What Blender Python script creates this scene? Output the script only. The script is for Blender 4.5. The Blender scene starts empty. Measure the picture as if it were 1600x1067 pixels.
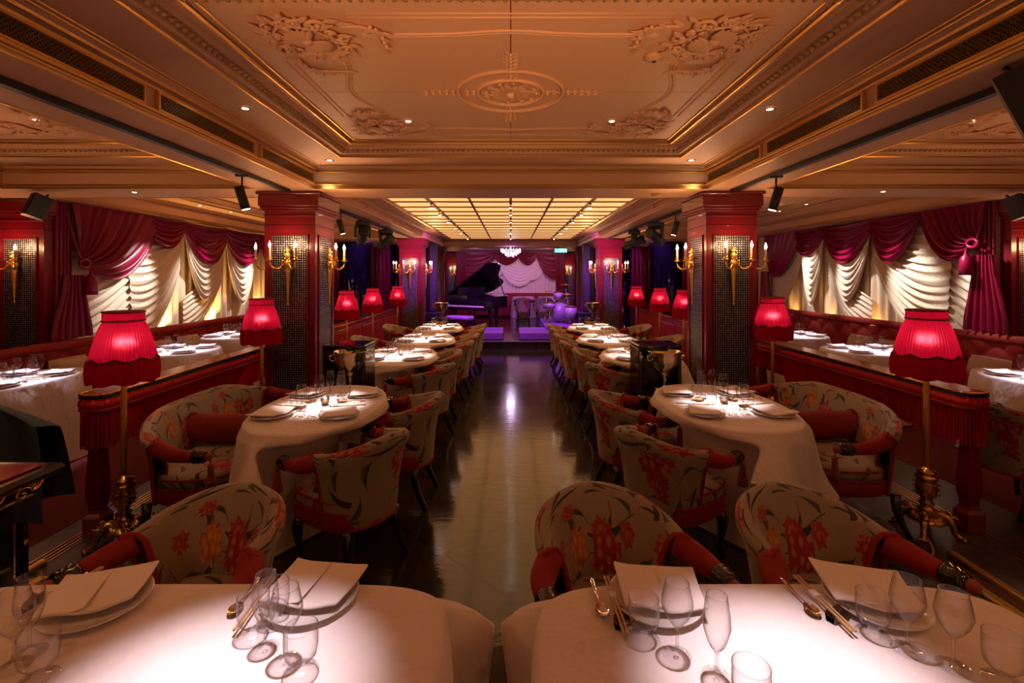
import bpy, math, random
from mathutils import Vector, Matrix, Euler
random.seed(7)
PI = math.pi
S = bpy.context.scene
C = S.collection
# ------------------------------------------------------------------ camera, world, exposure
F = 755.6
CAMZ = 1.65
cam_d = bpy.data.cameras.new('camera'); cam = bpy.data.objects.new('camera', cam_d); C.objects.link(cam)
cam_d.sensor_width = 36; cam_d.lens = 17.0
cam_d.shift_x = 0.00125; cam_d.shift_y = -0.064
cam_d.clip_start = 0.05
cam.location = (0, 0, CAMZ); cam.rotation_euler = (PI / 2, 0, 0)
S.camera = cam
S.view_settings.view_transform = 'Standard'; S.view_settings.look = 'None'
S.view_settings.gamma = 1.0; S.view_settings.use_curve_mapping = False
S.view_settings.exposure = 0.0
w = bpy.data.worlds.new('world'); S.world = w; w.use_nodes = True
w.node_tree.nodes['Background'].inputs[0].default_value = (1.0, 0.52, 0.36, 1)
w.node_tree.nodes['Background'].inputs[1].default_value = 0.11
S.cycles.max_bounces = 7; S.cycles.diffuse_bounces = 4; S.cycles.glossy_bounces = 4
S.cycles.transmission_bounces = 5; S.cycles.transparent_max_bounces = 14
S.cycles.caustics_reflective = False; S.cycles.caustics_refractive = False
S.cycles.sample_clamp_indirect = 3.0
S.cycles.use_denoising = True

KID = {}
def lamp(kind, name, loc, power, col, radius=0.03, aim=None, cone=None, blend=0.6, parent=None):
    d = bpy.data.lights.new(name, kind); o = bpy.data.objects.new(name, d); C.objects.link(o)
    d.energy = power; d.color = col
    if kind != 'SUN' and kind != 'AREA': d.shadow_soft_size = radius
    o.location = loc
    if aim is not None:
        o.rotation_euler = (Vector(aim) - Vector(loc)).to_track_quat('-Z', 'Y').to_euler()
    if cone: d.spot_size = math.radians(cone); d.spot_blend = blend
    if parent: o.parent = parent; KID.setdefault(parent.name, []).append(o)
    return o
WARM = (1.0, 0.46, 0.19); WHITE = (1.0, 0.80, 0.76); PURPLE = (0.42, 0.04, 0.95); PINK = (1.0, 0.22, 0.42)
# lamp powers by group; up belongs to the added ceiling fill
LP = dict(cove=12, candle=4.5, table=1100, shade=18, drape=90, stage=280, up=150)
def area(name, loc, size, power, col, rot):
    d = bpy.data.lights.new(name, 'AREA'); o = bpy.data.objects.new(name, d); C.objects.link(o)
    d.shape = 'RECTANGLE'; d.size, d.size_y = size; d.energy = power; d.color = col
    o.location = loc; o.rotation_euler = rot; return o

# ------------------------------------------------------------------ node helpers
class NT:
    def __init__(s, mat):
        s.t = mat.node_tree; s.l = s.t.links
    def put(s, sock, v):
        if isinstance(v, bpy.types.NodeSocket): s.l.new(v, sock)
        elif v is not None:
            if isinstance(v, (tuple, list)) and len(v) == 3 and sock.type == 'RGBA': v = (*v, 1)
            sock.default_value = v
    def n(s, kind, props=None, **inp):
        nd = s.t.nodes.new(kind)
        for k, v in (props or {}).items(): setattr(nd, k, v)
        for k, v in inp.items():
            if k[0] == 'i' and k[1:].isdigit(): s.put(nd.inputs[int(k[1:])], v)
            else: s.put(nd.inputs[k.replace('_', ' ')], v)
        return nd
    def m(s, op, a, b=None, c=None):
        nd = s.t.nodes.new('ShaderNodeMath'); nd.operation = op
        for i, v in enumerate((a, b, c)):
            if v is not None: s.put(nd.inputs[i], v)
        return nd.outputs[0]
    def v(s, op, a, b=None, c=None, out=0):
        nd = s.t.nodes.new('ShaderNodeVectorMath'); nd.operation = op
        for i, x in enumerate((a, b, c)):
            if x is not None: s.put(nd.inputs[i], x)
        return nd.outputs[out]
    def mix(s, fac, a, b):
        nd = s.t.nodes.new('ShaderNodeMix'); nd.data_type = 'RGBA'
        s.put(nd.inputs[0], fac); s.put(nd.inputs[6], a); s.put(nd.inputs[7], b)
        return nd.outputs[2]
    def noise(s, vec, scale, detail=3, rough=0.5, out=0):
        nd = s.n('ShaderNodeTexNoise', Scale=scale, Detail=detail, Roughness=rough)
        if vec is not None: s.l.new(vec, nd.inputs['Vector'])
        return nd.outputs[out]
    def ramp(s, fac, stops):
        nd = s.t.nodes.new('ShaderNodeValToRGB'); s.put(nd.inputs[0], fac)
        e = nd.color_ramp.elements
        while len(e) < len(stops): e.new(0.5)
        for q, (p, c) in zip(e, stops): q.position = p; q.color = (*c, 1)
        return nd.outputs[0]

def mat(name, col=(.5,.5,.5), rough=.5, metal=0, sheen=0, sheencol=None, coat=0, emit=None, es=0, bump=None, spec=None, bdist=.01, var=None):
    m = bpy.data.materials.new(name); m.use_nodes = True
    b = m.node_tree.nodes['Principled BSDF']; t = NT(m)
    b.inputs['Base Color'].default_value = (*col, 1); b.inputs['Roughness'].default_value = rough
    b.inputs['Metallic'].default_value = metal; b.inputs['Sheen Weight'].default_value = sheen
    if sheencol: b.inputs['Sheen Tint'].default_value = (*sheencol, 1)
    b.inputs['Sheen Roughness'].default_value = .4
    b.inputs['Coat Weight'].default_value = coat; b.inputs['Coat Roughness'].default_value = .08
    if spec is not None: b.inputs['Specular IOR Level'].default_value = spec
    if emit: b.inputs['Emission Color'].default_value = (*emit, 1); b.inputs['Emission Strength'].default_value = es
    tc = t.n('ShaderNodeTexCoord').outputs['Object']
    if bump:
        h = t.noise(tc, bump[0], 4)
        bn = t.n('ShaderNodeBump', Strength=bump[1], Distance=bdist, Height=h)
        t.l.new(bn.outputs[0], b.inputs['Normal'])
    if var:
        f = t.noise(tc, var[0], 4)
        c = t.ramp(f, [(.35, tuple(x * var[1] for x in col)), (.65, col)])
        t.l.new(c, b.inputs['Base Color'])
    return m

def floral():
    m = bpy.data.materials.new('floral_tapestry'); m.use_nodes = True
    t = NT(m); b = m.node_tree.nodes['Principled BSDF']
    uv = t.n('ShaderNodeTexCoord').outputs['UV']
    wob = t.v('SUBTRACT', t.noise(uv, 9, 2, out=1), (.5, .5, .5))
    uvw = t.v('MULTIPLY_ADD', wob, (.022, .022, 0), uv)
    def cell(scale, off, rnd=.6):
        v = t.v('MULTIPLY_ADD', uvw, (scale, scale, 0), (off, off * 1.7, 0))
        vo = t.n('ShaderNodeTexVoronoi', dict(voronoi_dimensions='2D'), Vector=v, Scale=1.0, Randomness=rnd)
        d = t.v('SUBTRACT', v, vo.outputs['Position'])
        x = t.n('ShaderNodeSeparateXYZ', i0=d); c = t.n('ShaderNodeSeparateColor', i0=vo.outputs['Color'])
        r = t.v('LENGTH', t.v('MULTIPLY', d, (1, 1, 0)), out=1)
        return x.outputs[0], x.outputs[1], r, c.outputs
    def flower(scale, off, R, gate, c1, c2, c3, base, rings=14):
        x, y, r, c = cell(scale, off)
        th = t.m('ARCTAN2', y, x)
        a = t.m('SINE', t.m('MULTIPLY_ADD', th, 6, t.m('MULTIPLY', c[0], 6.28)))
        a2 = t.m('SINE', t.m('MULTIPLY_ADD', th, 13, t.m('MULTIPLY', c[1], 6.28)))
        RR = t.m('MULTIPLY_ADD', a, R * .15, t.m('MULTIPLY_ADD', a2, R * .1, R))
        mask = t.m('MULTIPLY', t.m('GREATER_THAN', RR, r), t.m('GREATER_THAN', c[2], gate))
        pv = t.n('ShaderNodeTexVoronoi', dict(voronoi_dimensions='2D'), Vector=t.v('MULTIPLY_ADD', uvw, (scale, scale*.8, 0), (off, off*1.7, 0)), Scale=1.9/R, Randomness=.9).outputs['Distance']
        s = t.m('MULTIPLY_ADD', t.m('DIVIDE', r, R), .12, pv)
        col = t.ramp(s, [(.18, c2), (.48, c1), (.78, c3)])
        return t.mix(mask, base, col)
    def leaf(scale, off, L, W, gate, dark, light, base):
        x, y, r, c = cell(scale, off, .9)
        a = t.m('MULTIPLY', c[2], 6.28); ca = t.m('COSINE', a); sa = t.m('SINE', a)
        lx = t.m('ADD', t.m('MULTIPLY', x, ca), t.m('MULTIPLY', y, sa))
        ly = t.m('SUBTRACT', t.m('MULTIPLY', y, ca), t.m('MULTIPLY', x, sa))
        ly = t.m('MULTIPLY_ADD', t.m('MULTIPLY', lx, lx), 1.1, ly)
        q = t.m('DIVIDE', lx, L)
        wd = t.m('MULTIPLY_ADD', t.m('MULTIPLY', q, q), -W, W)
        al = t.m('ABSOLUTE', ly)
        mask = t.m('MULTIPLY', t.m('GREATER_THAN', wd, al), t.m('GREATER_THAN', c[0], gate))
        half = t.m('GREATER_THAN', ly, W * .12)
        col = t.mix(half, dark, light)
        stem = t.m('MULTIPLY', t.m('GREATER_THAN', .016, al), t.m('MULTIPLY', t.m('GREATER_THAN', L * 1.8, t.m('ABSOLUTE', lx)), t.m('GREATER_THAN', c[0], gate)))
        base = t.mix(stem, base, (.07, .05, .03))
        return t.mix(mask, base, col)
    gr = t.noise(uv, 320, 2)
    base = t.mix(gr, (.23, .185, .125), (.36, .30, .21))
    base = leaf(6.2, 3.3, .40, .13, .45, (.022, .035, .030), (.30, .21, .12), base)
    base = leaf(4.6, 14.2, .42, .12, .55, (.018, .028, .035), (.34, .25, .16), base)
    base = leaf(8.0, 9.1, .40, .12, .5, (.04, .05, .03), (.10, .10, .05), base)
    base = flower(6.5, 5.7, .22, .70, (.26, .02, .015), (.46, .11, .06), (.34, .03, .02), base, 7)
    base = flower(3.1, 21.3, .17, .74, (.45, .16, .02), (.62, .28, .03), (.30, .09, .02), base, 12)
    base = flower(3.1, 1.9, .22, .48, (.26, .008, .010), (.52, .15, .10), (.34, .014, .012), base, 7)
    t.l.new(base, b.inputs['Base Color'])
    b.inputs['Roughness'].default_value = .8; b.inputs['Sheen Weight'].default_value = .25
    bn = t.n('ShaderNodeBump', Strength=.25, Distance=.002, Height=gr); t.l.new(bn.outputs[0], b.inputs['Normal'])
    return m

def mosaic():
    m = bpy.data.materials.new('mirror_mosaic'); m.use_nodes = True
    t = NT(m); b = m.node_tree.nodes['Principled BSDF']
    uv = t.n('ShaderNodeTexCoord').outputs['UV']
    v = t.v('MULTIPLY', uv, (42, 42, 0))
    fr = t.v('FRACTION', v); fl = t.v('FLOOR', v)
    wn = t.n('ShaderNodeTexWhiteNoise', dict(noise_dimensions='2D'), Vector=fl)
    x = t.n('ShaderNodeSeparateXYZ', i0=t.v('ABSOLUTE', t.v('SUBTRACT', fr, (.5, .5, 0))))
    edge = t.m('MAXIMUM', x.outputs[0], x.outputs[1])
    grout = t.m('GREATER_THAN', edge, .43)
    col = t.ramp(wn.outputs[0], [(0, (.10, .10, .12)), (.6, (.20, .20, .24)), (1, (.40, .39, .44))])
    stud_glint = t.m('LESS_THAN', t.v('LENGTH', t.v('MULTIPLY', t.v('SUBTRACT', fr, (.5, .5, 0)), (1, 1, 0)), out=1), .24)  # bright dot: a dome highlight painted into each tile's colour
    col = t.mix(stud_glint, t.mix(.72, col, (.01, .01, .013)), t.mix(.5, col, (.85, .84, .95)))
    t.l.new(t.mix(grout, col, (.012, .008, .01)), b.inputs['Base Color'])
    b.inputs['Metallic'].default_value = .45; b.inputs['Roughness'].default_value = .26
    nrm = t.n('ShaderNodeNewGeometry').outputs['Normal']
    pert = t.v('MULTIPLY_ADD', t.v('SUBTRACT', wn.outputs[1], (.5, .5, .5)), (.09, .09, .09), nrm)
    dome = t.m('MULTIPLY', edge, -1)
    bn = t.n('ShaderNodeBump', Strength=.5, Distance=.006, Height=dome, Normal=t.v('NORMALIZE', pert))
    t.l.new(bn.outputs[0], b.inputs['Normal'])
    return m

def floor_mat():
    m = bpy.data.materials.new('dark_polished_floor'); m.use_nodes = True
    t = NT(m); b = m.node_tree.nodes['Principled BSDF']
    tc = t.n('ShaderNodeTexCoord').outputs['Object']
    rot = t.n('ShaderNodeMapping', Vector=tc, Rotation=(0, 0, math.radians(45)))
    br = t.n('ShaderNodeTexBrick', dict(offset=.5), Vector=rot.outputs[0], Color1=(.026, .023, .015), Color2=(.052, .046, .028), Mortar=(.004, .003, .003), Scale=1.0, Mortar_Size=.009, Brick_Width=1.15, Row_Height=.58, Bias=0.0)
    grain = t.noise(t.n('ShaderNodeMapping', Vector=tc, Scale=(3, 22, 1)).outputs[0], 2.2, 5, .65)
    col = t.mix(t.m('MULTIPLY', grain, .75), br.outputs[0], (.013, .011, .009))
    t.l.new(col, b.inputs['Base Color'])
    rg = t.m('MULTIPLY_ADD', t.noise(tc, 2.6, 4), .16, .04)
    t.l.new(rg, b.inputs['Roughness'])
    wav = t.noise(t.n('ShaderNodeMapping', Vector=tc, Scale=(5, 14, 1)).outputs[0], 1.4, 3, .6)
    h = t.m('ADD', wav, t.m('MULTIPLY', br.outputs[1], -3.0))
    bn = t.n('ShaderNodeBump', Strength=.22, Distance=.006, Height=h); t.l.new(bn.outputs[0], b.inputs['Normal'])
    b.inputs['Coat Weight'].default_value = .12; b.inputs['Coat Roughness'].default_value = .08
    b.inputs['Specular IOR Level'].default_value = .38
    return m

def glassm(name='clear_glass', tint=(.985, .98, .985)):
    m = bpy.data.materials.new(name); m.use_nodes = True; t = NT(m)
    m.node_tree.nodes.remove(m.node_tree.nodes['Principled BSDF'])
    out = m.node_tree.nodes['Material Output']
    lw = t.n('ShaderNodeLayerWeight', Blend=.5).outputs['Facing']
    tr = t.n('ShaderNodeBsdfTransparent', Color=t.mix(t.m('POWER', lw, 2.6), tint, (.12, .10, .10)))
    gl = t.n('ShaderNodeBsdfGlossy', Color=(1, 1, 1), Roughness=.03)
    f = t.m('MULTIPLY_ADD', t.m('POWER', lw, 2.2), .65, .035)
    mx = t.n('ShaderNodeMixShader', i0=f, i1=tr.outputs[0], i2=gl.outputs[0])
    t.l.new(mx.outputs[0], out.inputs[0]); return m

def shade_mat(name, col, tl, dif=.5, hot=0):
    m = bpy.data.materials.new(name); m.use_nodes = True; t = NT(m)
    m.node_tree.nodes.remove(m.node_tree.nodes['Principled BSDF'])
    out = m.node_tree.nodes['Material Output']
    a = t.n('ShaderNodeBsdfDiffuse', Color=col); b = t.n('ShaderNodeBsdfTranslucent', Color=tl)
    mx = t.n('ShaderNodeMixShader', i0=dif, i1=a.outputs[0], i2=b.outputs[0])
    sh = mx.outputs[0]
    if hot:
        rf = t.n('ShaderNodeBsdfRefraction', Color=(1, .12, .26), Roughness=.9, IOR=1.25)
        sh = t.n('ShaderNodeMixShader', i0=hot, i1=sh, i2=rf.outputs[0]).outputs[0]
    t.l.new(sh, out.inputs[0]); return m

def linen_mat():
    m = mat('white_linen', (.80, .72, .69), .8, sheen=.15)
    t = NT(m); b = m.node_tree.nodes['Principled BSDF']
    tc = t.n('ShaderNodeTexCoord').outputs['Object']
    big = t.noise(t.n('ShaderNodeMapping', Vector=tc, Scale=(1, 1, .45), Rotation=(0, 0, .5)).outputs[0], 7, 3, .55)
    x = t.n('ShaderNodeSeparateXYZ', i0=t.n('ShaderNodeMapping', Vector=tc, Rotation=(0, 0, .62)).outputs[0])
    def crease(s, off): return t.m('MULTIPLY', t.m('LESS_THAN', t.m('ABSOLUTE', t.m('SUBTRACT', s, off)), .0035), .7)
    cr = t.m('ADD', crease(x.outputs[0], -.05), crease(x.outputs[1], .12))
    h = t.m('ADD', t.m('MULTIPLY', big, 1.6), t.m('MULTIPLY', cr, -.25))
    bn = t.n('ShaderNodeBump', Strength=.6, Distance=.03, Height=h); t.l.new(bn.outputs[0], b.inputs['Normal'])
    return m

def emis(name, col, s):
    return mat(name, (0, 0, 0), .5, emit=col, es=s)

def marble_glow():
    m = mat('amber_glass_pane', (.6, .35, .12), .4, emit=(1.0, .50, .14), es=1.35)
    t = NT(m); b = m.node_tree.nodes['Principled BSDF']
    tc = t.n('ShaderNodeTexCoord').outputs['Object']
    f = t.noise(tc, 2.2, 5, .6)
    t.l.new(t.ramp(f, [(.3, (1.0, .40, .12)), (.7, (1.0, .52, .19))]), b.inputs['Emission Color'])
    return m

M = {}
M = dict(
    cream=mat('cream_plaster', (.78, .48, .28), .55, bump=(18, .08)),
    gold=mat('gilt_metal', (1.0, .58, .14), .34, .92, bump=(40, .15)),
    brass=mat('antique_brass', (.62, .36, .11), .24, 1, bump=(60, .3), bdist=.004),
    red_paint=mat('crimson_lacquer', (.17, .003, .012), .33, coat=.35, bump=(9, .06)),
    velvet=mat('red_velvet', (.25, .006, .005), .75, sheen=.22, sheencol=(1, .12, .08), bump=(55, .2), bdist=.003),
    velvetd=mat('deep_red_velvet', (.20, .006, .008), .75, sheen=.3, sheencol=(1, .12, .1), bump=(50, .2), bdist=.003),
    satin=mat('crimson_satin', (.23, .0015, .036), .34, spec=.35, bump=(14, .25)),
    satinb=mat('scarlet_satin', (.17, .003, .010), .36),
    silk=mat('cream_silk', (.80, .68, .52), .55, sheen=.3, bump=(30, .1)),
    linen=linen_mat(),
    linen2=mat('pressed_linen_napkin', (.84, .76, .73), .8, sheen=.1, bump=(260, .1), bdist=.001),
    china=mat('glazed_china', (.85, .80, .76), .15, coat=.4),
    black=mat('black_lacquer', (.008, .008, .009), .12, coat=.6),
    blackm=mat('matt_black_metal', (.007, .007, .008), .45, bump=(60, .1)),
    cloth_black=mat('black_wool', (.010, .011, .016), .95, sheen=.08, bump=(120, .3), bdist=.003),
    steel=mat('polished_silver', (.80, .76, .72), .09, 1),
    bronze=mat('dark_bronze', (.28, .16, .08), .28, 1, bump=(80, .3), bdist=.003),
    wood=mat('pale_bamboo', (.62, .38, .18), .5, var=(30, .8)),
    beige=mat('oatmeal_cushion_cloth', (.58, .43, .31), .85, bump=(150, .2), bdist=.002),
    carpet=mat('dark_red_carpet', (.10, .006, .012), .95, sheen=.3, sheencol=(1, .2, .2), bump=(220, .4), bdist=.004),
    stone=mat('brown_marble', (.055, .034, .030), .35, var=(12, .45)),
    wine=mat('crimson_glass_top', (.30, .004, .02), .06, coat=1),
    grille=mat('dark_grille_backing', (.006, .004, .004), .7),
    tassel=mat('russet_silk_tassel', (.28, .05, .03), .6, sheen=.4, bump=(140, .5), bdist=.004),
    amber=marble_glow(),
    flame=emis('candle_bulb_glow', (1.0, .66, .36), 55),
    candle=mat('ivory_candle_tube', (.80, .62, .45), .5),
    hot=emis('downlight_lens', (1.0, .86, .74), 14),
    spot=emis('track_spot_lens', (1.0, .78, .62), 70),
    shade=shade_mat('pleated_red_silk', (.50, .004, .03), (.90, .016, .12), .72, .24),
    fringe=shade_mat('red_silk_fringe', (.30, .005, .012), (.32, .004, .012), .3),
    rail_fringe=shade_mat('crimson_rail_fringe', (.55, .008, .018), (.4, .005, .012), .2),
    wax=mat('amber_wax', (.42, .22, .10), .5),
    braid=mat('dark_red_braid', (.12, .004, .010), .6, bump=(120, .4)),
    purple=mat('violet_stage_carpet', (.20, .06, .40), .6),
    drumw=mat('pearl_drum_shell', (.35, .32, .40), .25, coat=.5),
    skin_drum=mat('drum_head', (.85, .82, .85), .5),
    ivory=mat('ivory_keys', (.8, .78, .72), .3),
    cable=mat('gold_flex_cable', (.45, .30, .12), .5),
    exitg=emis('exit_sign_face', (.12, .75, .62), 2.2), exitw=emis('exit_sign_pictogram', (.9, 1, .97), 5),
    crystal=emis('lit_crystal', (.86, .66, 1.0), 3.2),
    teal=mat('green_bottle_glass', (.05, .12, .06), .1, coat=.5),
    floral=floral(), mosaic=mosaic(), floor=floor_mat(), glass=glassm(),
    paint_d=mat('dark_plum_wall', (.035, .008, .018), .5), panel=mat('red_leather_panel', (.34, .016, .008), .4, coat=.2, bump=(30, .1)),
)

# ------------------------------------------------------------------ mesh builder
class MB:
    def __init__(s): s.v = []; s.f = []; s.uv = []; s.sm = []; s.has = False; s.mi = []; s.cur = 0
    def add(s, vs, fs, smooth=False, uvs=None):
        o = len(s.v); s.v += [tuple(p) for p in vs]
        for f in fs:
            s.f.append(tuple(o + i for i in f)); s.sm.append(smooth); s.mi.append(s.cur)
            if uvs: s.uv.append([uvs[i] for i in f]); s.has = True
            else: s.uv.append(None)
        return s
    def box(s, a, b, bev=0, uv=False):
        x0, y0, z0 = a; x1, y1, z1 = b
        if x0 > x1: x0, x1 = x1, x0
        if y0 > y1: y0, y1 = y1, y0
        if z0 > z1: z0, z1 = z1, z0
        e = min(bev, (x1-x0)/2.01, (y1-y0)/2.01, (z1-z0)/2.01)
        if e <= 0:
            vs = [(x, y, z) for z in (z0, z1) for (x, y) in ((x0, y0), (x1, y0), (x1, y1), (x0, y1))]
            fs = [(3, 2, 1, 0), (4, 5, 6, 7), (0, 1, 5, 4), (1, 2, 6, 5), (2, 3, 7, 6), (3, 0, 4, 7)]
            return s.add(vs, fs)
        L = []
        for z, i in ((z0, e), (z0 + e, 0), (z1 - e, 0), (z1, e)):
            L.append([(x0+i+(e if i == 0 else 0)*0, y0+i, z)])
        # rings with chamfered vertical corners
        vs = []
        for z, i in ((z0, e), (z0 + e, 0), (z1 - e, 0), (z1, e)):
            X0, X1, Y0, Y1 = x0 + i, x1 - i, y0 + i, y1 - i; c = e if i == 0 else e * .01
            vs += [(X0 + c, Y0, z), (X1 - c, Y0, z), (X1, Y0 + c, z), (X1, Y1 - c, z), (X1 - c, Y1, z), (X0 + c, Y1, z), (X0, Y1 - c, z), (X0, Y0 + c, z)]
        fs = [tuple(range(7, -1, -1)), tuple(range(24, 32))]
        for r in range(3):
            for i in range(8):
                j = (i + 1) % 8; fs.append((r*8+i, r*8+j, r*8+8+j, r*8+8+i))
        return s.add(vs, fs)
    def grid(s, fn, nu, nv, closeu=False, smooth=True, uv=None, flip=False):
        vs = []; uvs = []
        U = nu if closeu else nu + 1
        for j in range(nv + 1):
            for i in range(U):
                p = fn(i / nu, j / nv); vs.append(p)
        fs = []
        for j in range(nv):
            for i in range(nu):
                a = j*U+i; b = j*U+(i+1) % U if closeu else j*U+i+1
                q = (a, b, b + U, a + U); fs.append(q[::-1] if flip else q)
        o = len(s.v); s.v += [tuple(p) for p in vs]
        k = 0
        for j in range(nv):
            for i in range(nu):
                s.f.append(tuple(o + q for q in fs[k])); s.sm.append(smooth); s.mi.append(s.cur)
                if uv:
                    c = [uv(i/nu, j/nv), uv((i+1)/nu, j/nv), uv((i+1)/nu, (j+1)/nv), uv(i/nu, (j+1)/nv)]
                    s.uv.append(c[::-1] if flip else c); s.has = True
                else: s.uv.append(None)
                k += 1
        return s
    def lathe(s, prof, seg=16, c=(0, 0, 0), smooth=True, rip=None, cap=True, sx=1, sy=1):
        n = len(prof); vs = []; cx, cy, cz = c
        for (r, z) in prof:
            for i in range(seg):
                a = 2*PI*i/seg; rr = r * (rip(a, z) if rip else 1)
                vs.append((cx + rr*math.cos(a)*sx, cy + rr*math.sin(a)*sy, cz + z))
        fs = [(j*seg+i, j*seg+(i+1) % seg, (j+1)*seg+(i+1) % seg, (j+1)*seg+i) for j in range(n-1) for i in range(seg)]
        if cap:
            if prof[0][0] > 1e-4: fs.append(tuple(range(seg-1, -1, -1)))
            if prof[-1][0] > 1e-4: fs.append(tuple((n-1)*seg+i for i in range(seg)))
        return s.add(vs, fs, smooth)
    def tube(s, pts, rad, seg=8, smooth=True, cap=True, closed=False, flat=None):
        pts = [Vector(p) for p in pts]; n = len(pts)
        rad = rad if isinstance(rad, (list, tuple)) else [rad] * n
        T = []
        for i in range(n):
            a = pts[(i-1) % n] if (closed or i > 0) else pts[i]; b = pts[(i+1) % n] if (closed or i < n-1) else pts[i]
            d = b - a; T.append(d.normalized() if d.length > 1e-9 else Vector((0, 0, 1)))
        N = T[0].orthogonal().normalized() if abs(T[0].z) > .95 else T[0].cross(Vector((0, 0, 1))).normalized()
        vs = []
        for i in range(n):
            N = (N - T[i] * N.dot(T[i])); N = N.normalized() if N.length > 1e-6 else T[i].orthogonal().normalized()
            B = T[i].cross(N)
            for k in range(seg):
                a = 2*PI*k/seg + (PI/seg)
                vs.append(pts[i] + N*(math.cos(a)*rad[i]) + B*(math.sin(a)*rad[i]*(flat or 1)))
        m = n if closed else n - 1
        fs = [(j*seg+i, j*seg+(i+1) % seg, ((j+1) % n)*seg+(i+1) % seg, ((j+1) % n)*seg+i) for j in range(m) for i in range(seg)]
        if cap and not closed: fs += [tuple(range(seg-1, -1, -1)), tuple((n-1)*seg+i for i in range(seg))]
        return s.add(vs, fs, smooth)
    def ball(s, c, r, seg=12, rings=8):
        rx, ry, rz = r if isinstance(r, (tuple, list)) else (r, r, r)
        prof = [(max(math.sin(PI*j/rings), 1e-5), -math.cos(PI*j/rings)*rz) for j in range(rings+1)]
        vs = []; 
        for (q, z) in prof:
            for i in range(seg):
                a = 2*PI*i/seg; vs.append((c[0]+q*rx*math.cos(a), c[1]+q*ry*math.sin(a), c[2]+z))
        fs = [(j*seg+i, j*seg+(i+1) % seg, (j+1)*seg+(i+1) % seg, (j+1)*seg+i) for j in range(rings) for i in range(seg)]
        return s.add(vs, fs, True)
    def prism(s, pts, z0, z1, smooth=False):
        n = len(pts)
        vs = [(x, y, z0) for x, y in pts] + [(x, y, z1) for x, y in pts]
        return s.add(vs, [tuple(range(n-1, -1, -1)), tuple(range(n, 2*n))] + [(i, (i+1) % n, n+(i+1) % n, n+i) for i in range(n)], smooth)
    def xf(s, mtx, start=0):
        for i in range(start, len(s.v)): s.v[i] = tuple(mtx @ Vector(s.v[i]))
        return s
    def mesh(s, name, mats):
        me = bpy.data.meshes.new(name); me.from_pydata(s.v, [], s.f); 
        for k in (mats if isinstance(mats, (list, tuple)) else [mats]): me.materials.append(M[k] if isinstance(k, str) else k)
        me.polygons.foreach_set('use_smooth', s.sm); me.polygons.foreach_set('material_index', s.mi)
        if s.has:
            L = me.uv_layers.new(name='UVMap'); k = 0; data = []
            for p, u in zip(s.f, s.uv):
                for q in range(len(p)): data += list(u[q]) if u else [0.0, 0.0]
            L.data.foreach_set('uv', data)
        me.validate(); me.update(); return me
    def build(s, name, mats, parent=None, loc=(0, 0, 0), rz=0):
        o = bpy.data.objects.new(name, s.mesh(name, mats)); C.objects.link(o)
        o.location = loc; o.rotation_euler = (0, 0, rz)
        if parent: o.parent = parent; KID.setdefault(parent.name, []).append(o)
        return o

def tag(o, label, cat, group=None):
    o['label'] = label; o['category'] = cat
    if group: o['group'] = group
    return o
def thing(name, label, cat, loc=(0, 0, 0), rz=0, group=None):
    o = bpy.data.objects.new(name, None); C.objects.link(o); o.empty_display_size = .1
    o.location = loc; o.rotation_euler = (0, 0, rz); return tag(o, label, cat, group)
def struct(o): o['kind'] = 'structure'; return o
def dup(root, loc, rz, label=None, group=None, scale=None):
    def cp(o, par):
        c = o.copy(); C.objects.link(c); c.parent = par
        if par: KID.setdefault(par.name, []).append(c)
        for ch in KID.get(o.name, []): cp(ch, c)
        return c
    r = cp(root, None); r.location = loc; r.rotation_euler = (0, 0, rz)
    if scale: r.scale = scale
    if label: r['label'] = label
    if group: r['group'] = group
    return r
class Kind:
    """first call places the built thing itself, later calls copy it with its parts"""
    def __init__(s, make): s.make = make; s.o = None; s.used = False
    def __call__(s, loc, rz, label, group=None, scale=None):
        if s.o is None: s.o = s.make()
        if not s.used:
            s.used = True; r = s.o; r.location = loc; r.rotation_euler = (0, 0, rz); r['label'] = label
            if group: r['group'] = group
            if scale: r.scale = scale
            return r
        return dup(s.o, loc, rz, label, group, scale)
def lerp(a, b, t): return a + (b - a) * t
def sstep(t): t = max(0, min(1, t)); return t*t*(3-2*t)
# ================================================================== THE ROOM SHELL
ZS = 2.53                      # underside of the beams
XI, XO = 1.98, 2.58            # inner and outer edge of the long beams
Y1, Y2 = 4.86, 5.42            # the cross beam on the first pillars
YB = 18.7                      # back wall
WL, WR = -5.85, 6.2           # side walls
trim_n = [0]
def trim(mb, m): 
    trim_n[0] += 1; return struct(mb.build('trim_%d' % trim_n[0], m))
def ring(mb, rect, prof):
    """rectangular moulding: prof = list of (inset, z)"""
    x0, x1, y0, y1 = rect; vs = []
    for d, z in prof: vs += [(x0+d, y0+d, z), (x1-d, y0+d, z), (x1-d, y1-d, z), (x0+d, y1-d, z)]
    fs = []
    for j in range(len(prof)-1):
        for i in range(4):
            k = (i+1) % 4; fs.append((j*4+i, j*4+k, j*4+4+k, j*4+4+i))
    mb.add(vs, [f[::-1] for f in fs])
def bead(mb, rect, d, z, r):
    """a gilt half-round following a rectangle"""
    x0, x1, y0, y1 = rect
    P = [(x0+d, y0+d), (x1-d, y0+d), (x1-d, y1-d), (x0+d, y1-d)]
    vs = []
    K = [(-r, 0), (-r*.5, -r), (r*.5, -r), (r, 0)]
    for (px, py), (sx, sy) in zip(P, ((1, 1), (-1, 1), (-1, -1), (1, -1))):
        for (q, h) in K: vs.append((px + sx*q, py + sy*q, z + h))
    fs = [(i*4+k, i*4+k+1, ((i+1) % 4)*4+k+1, ((i+1) % 4)*4+k) for i in range(4) for k in range(3)]
    mb.add(vs, fs)
ceil = MB()
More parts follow.
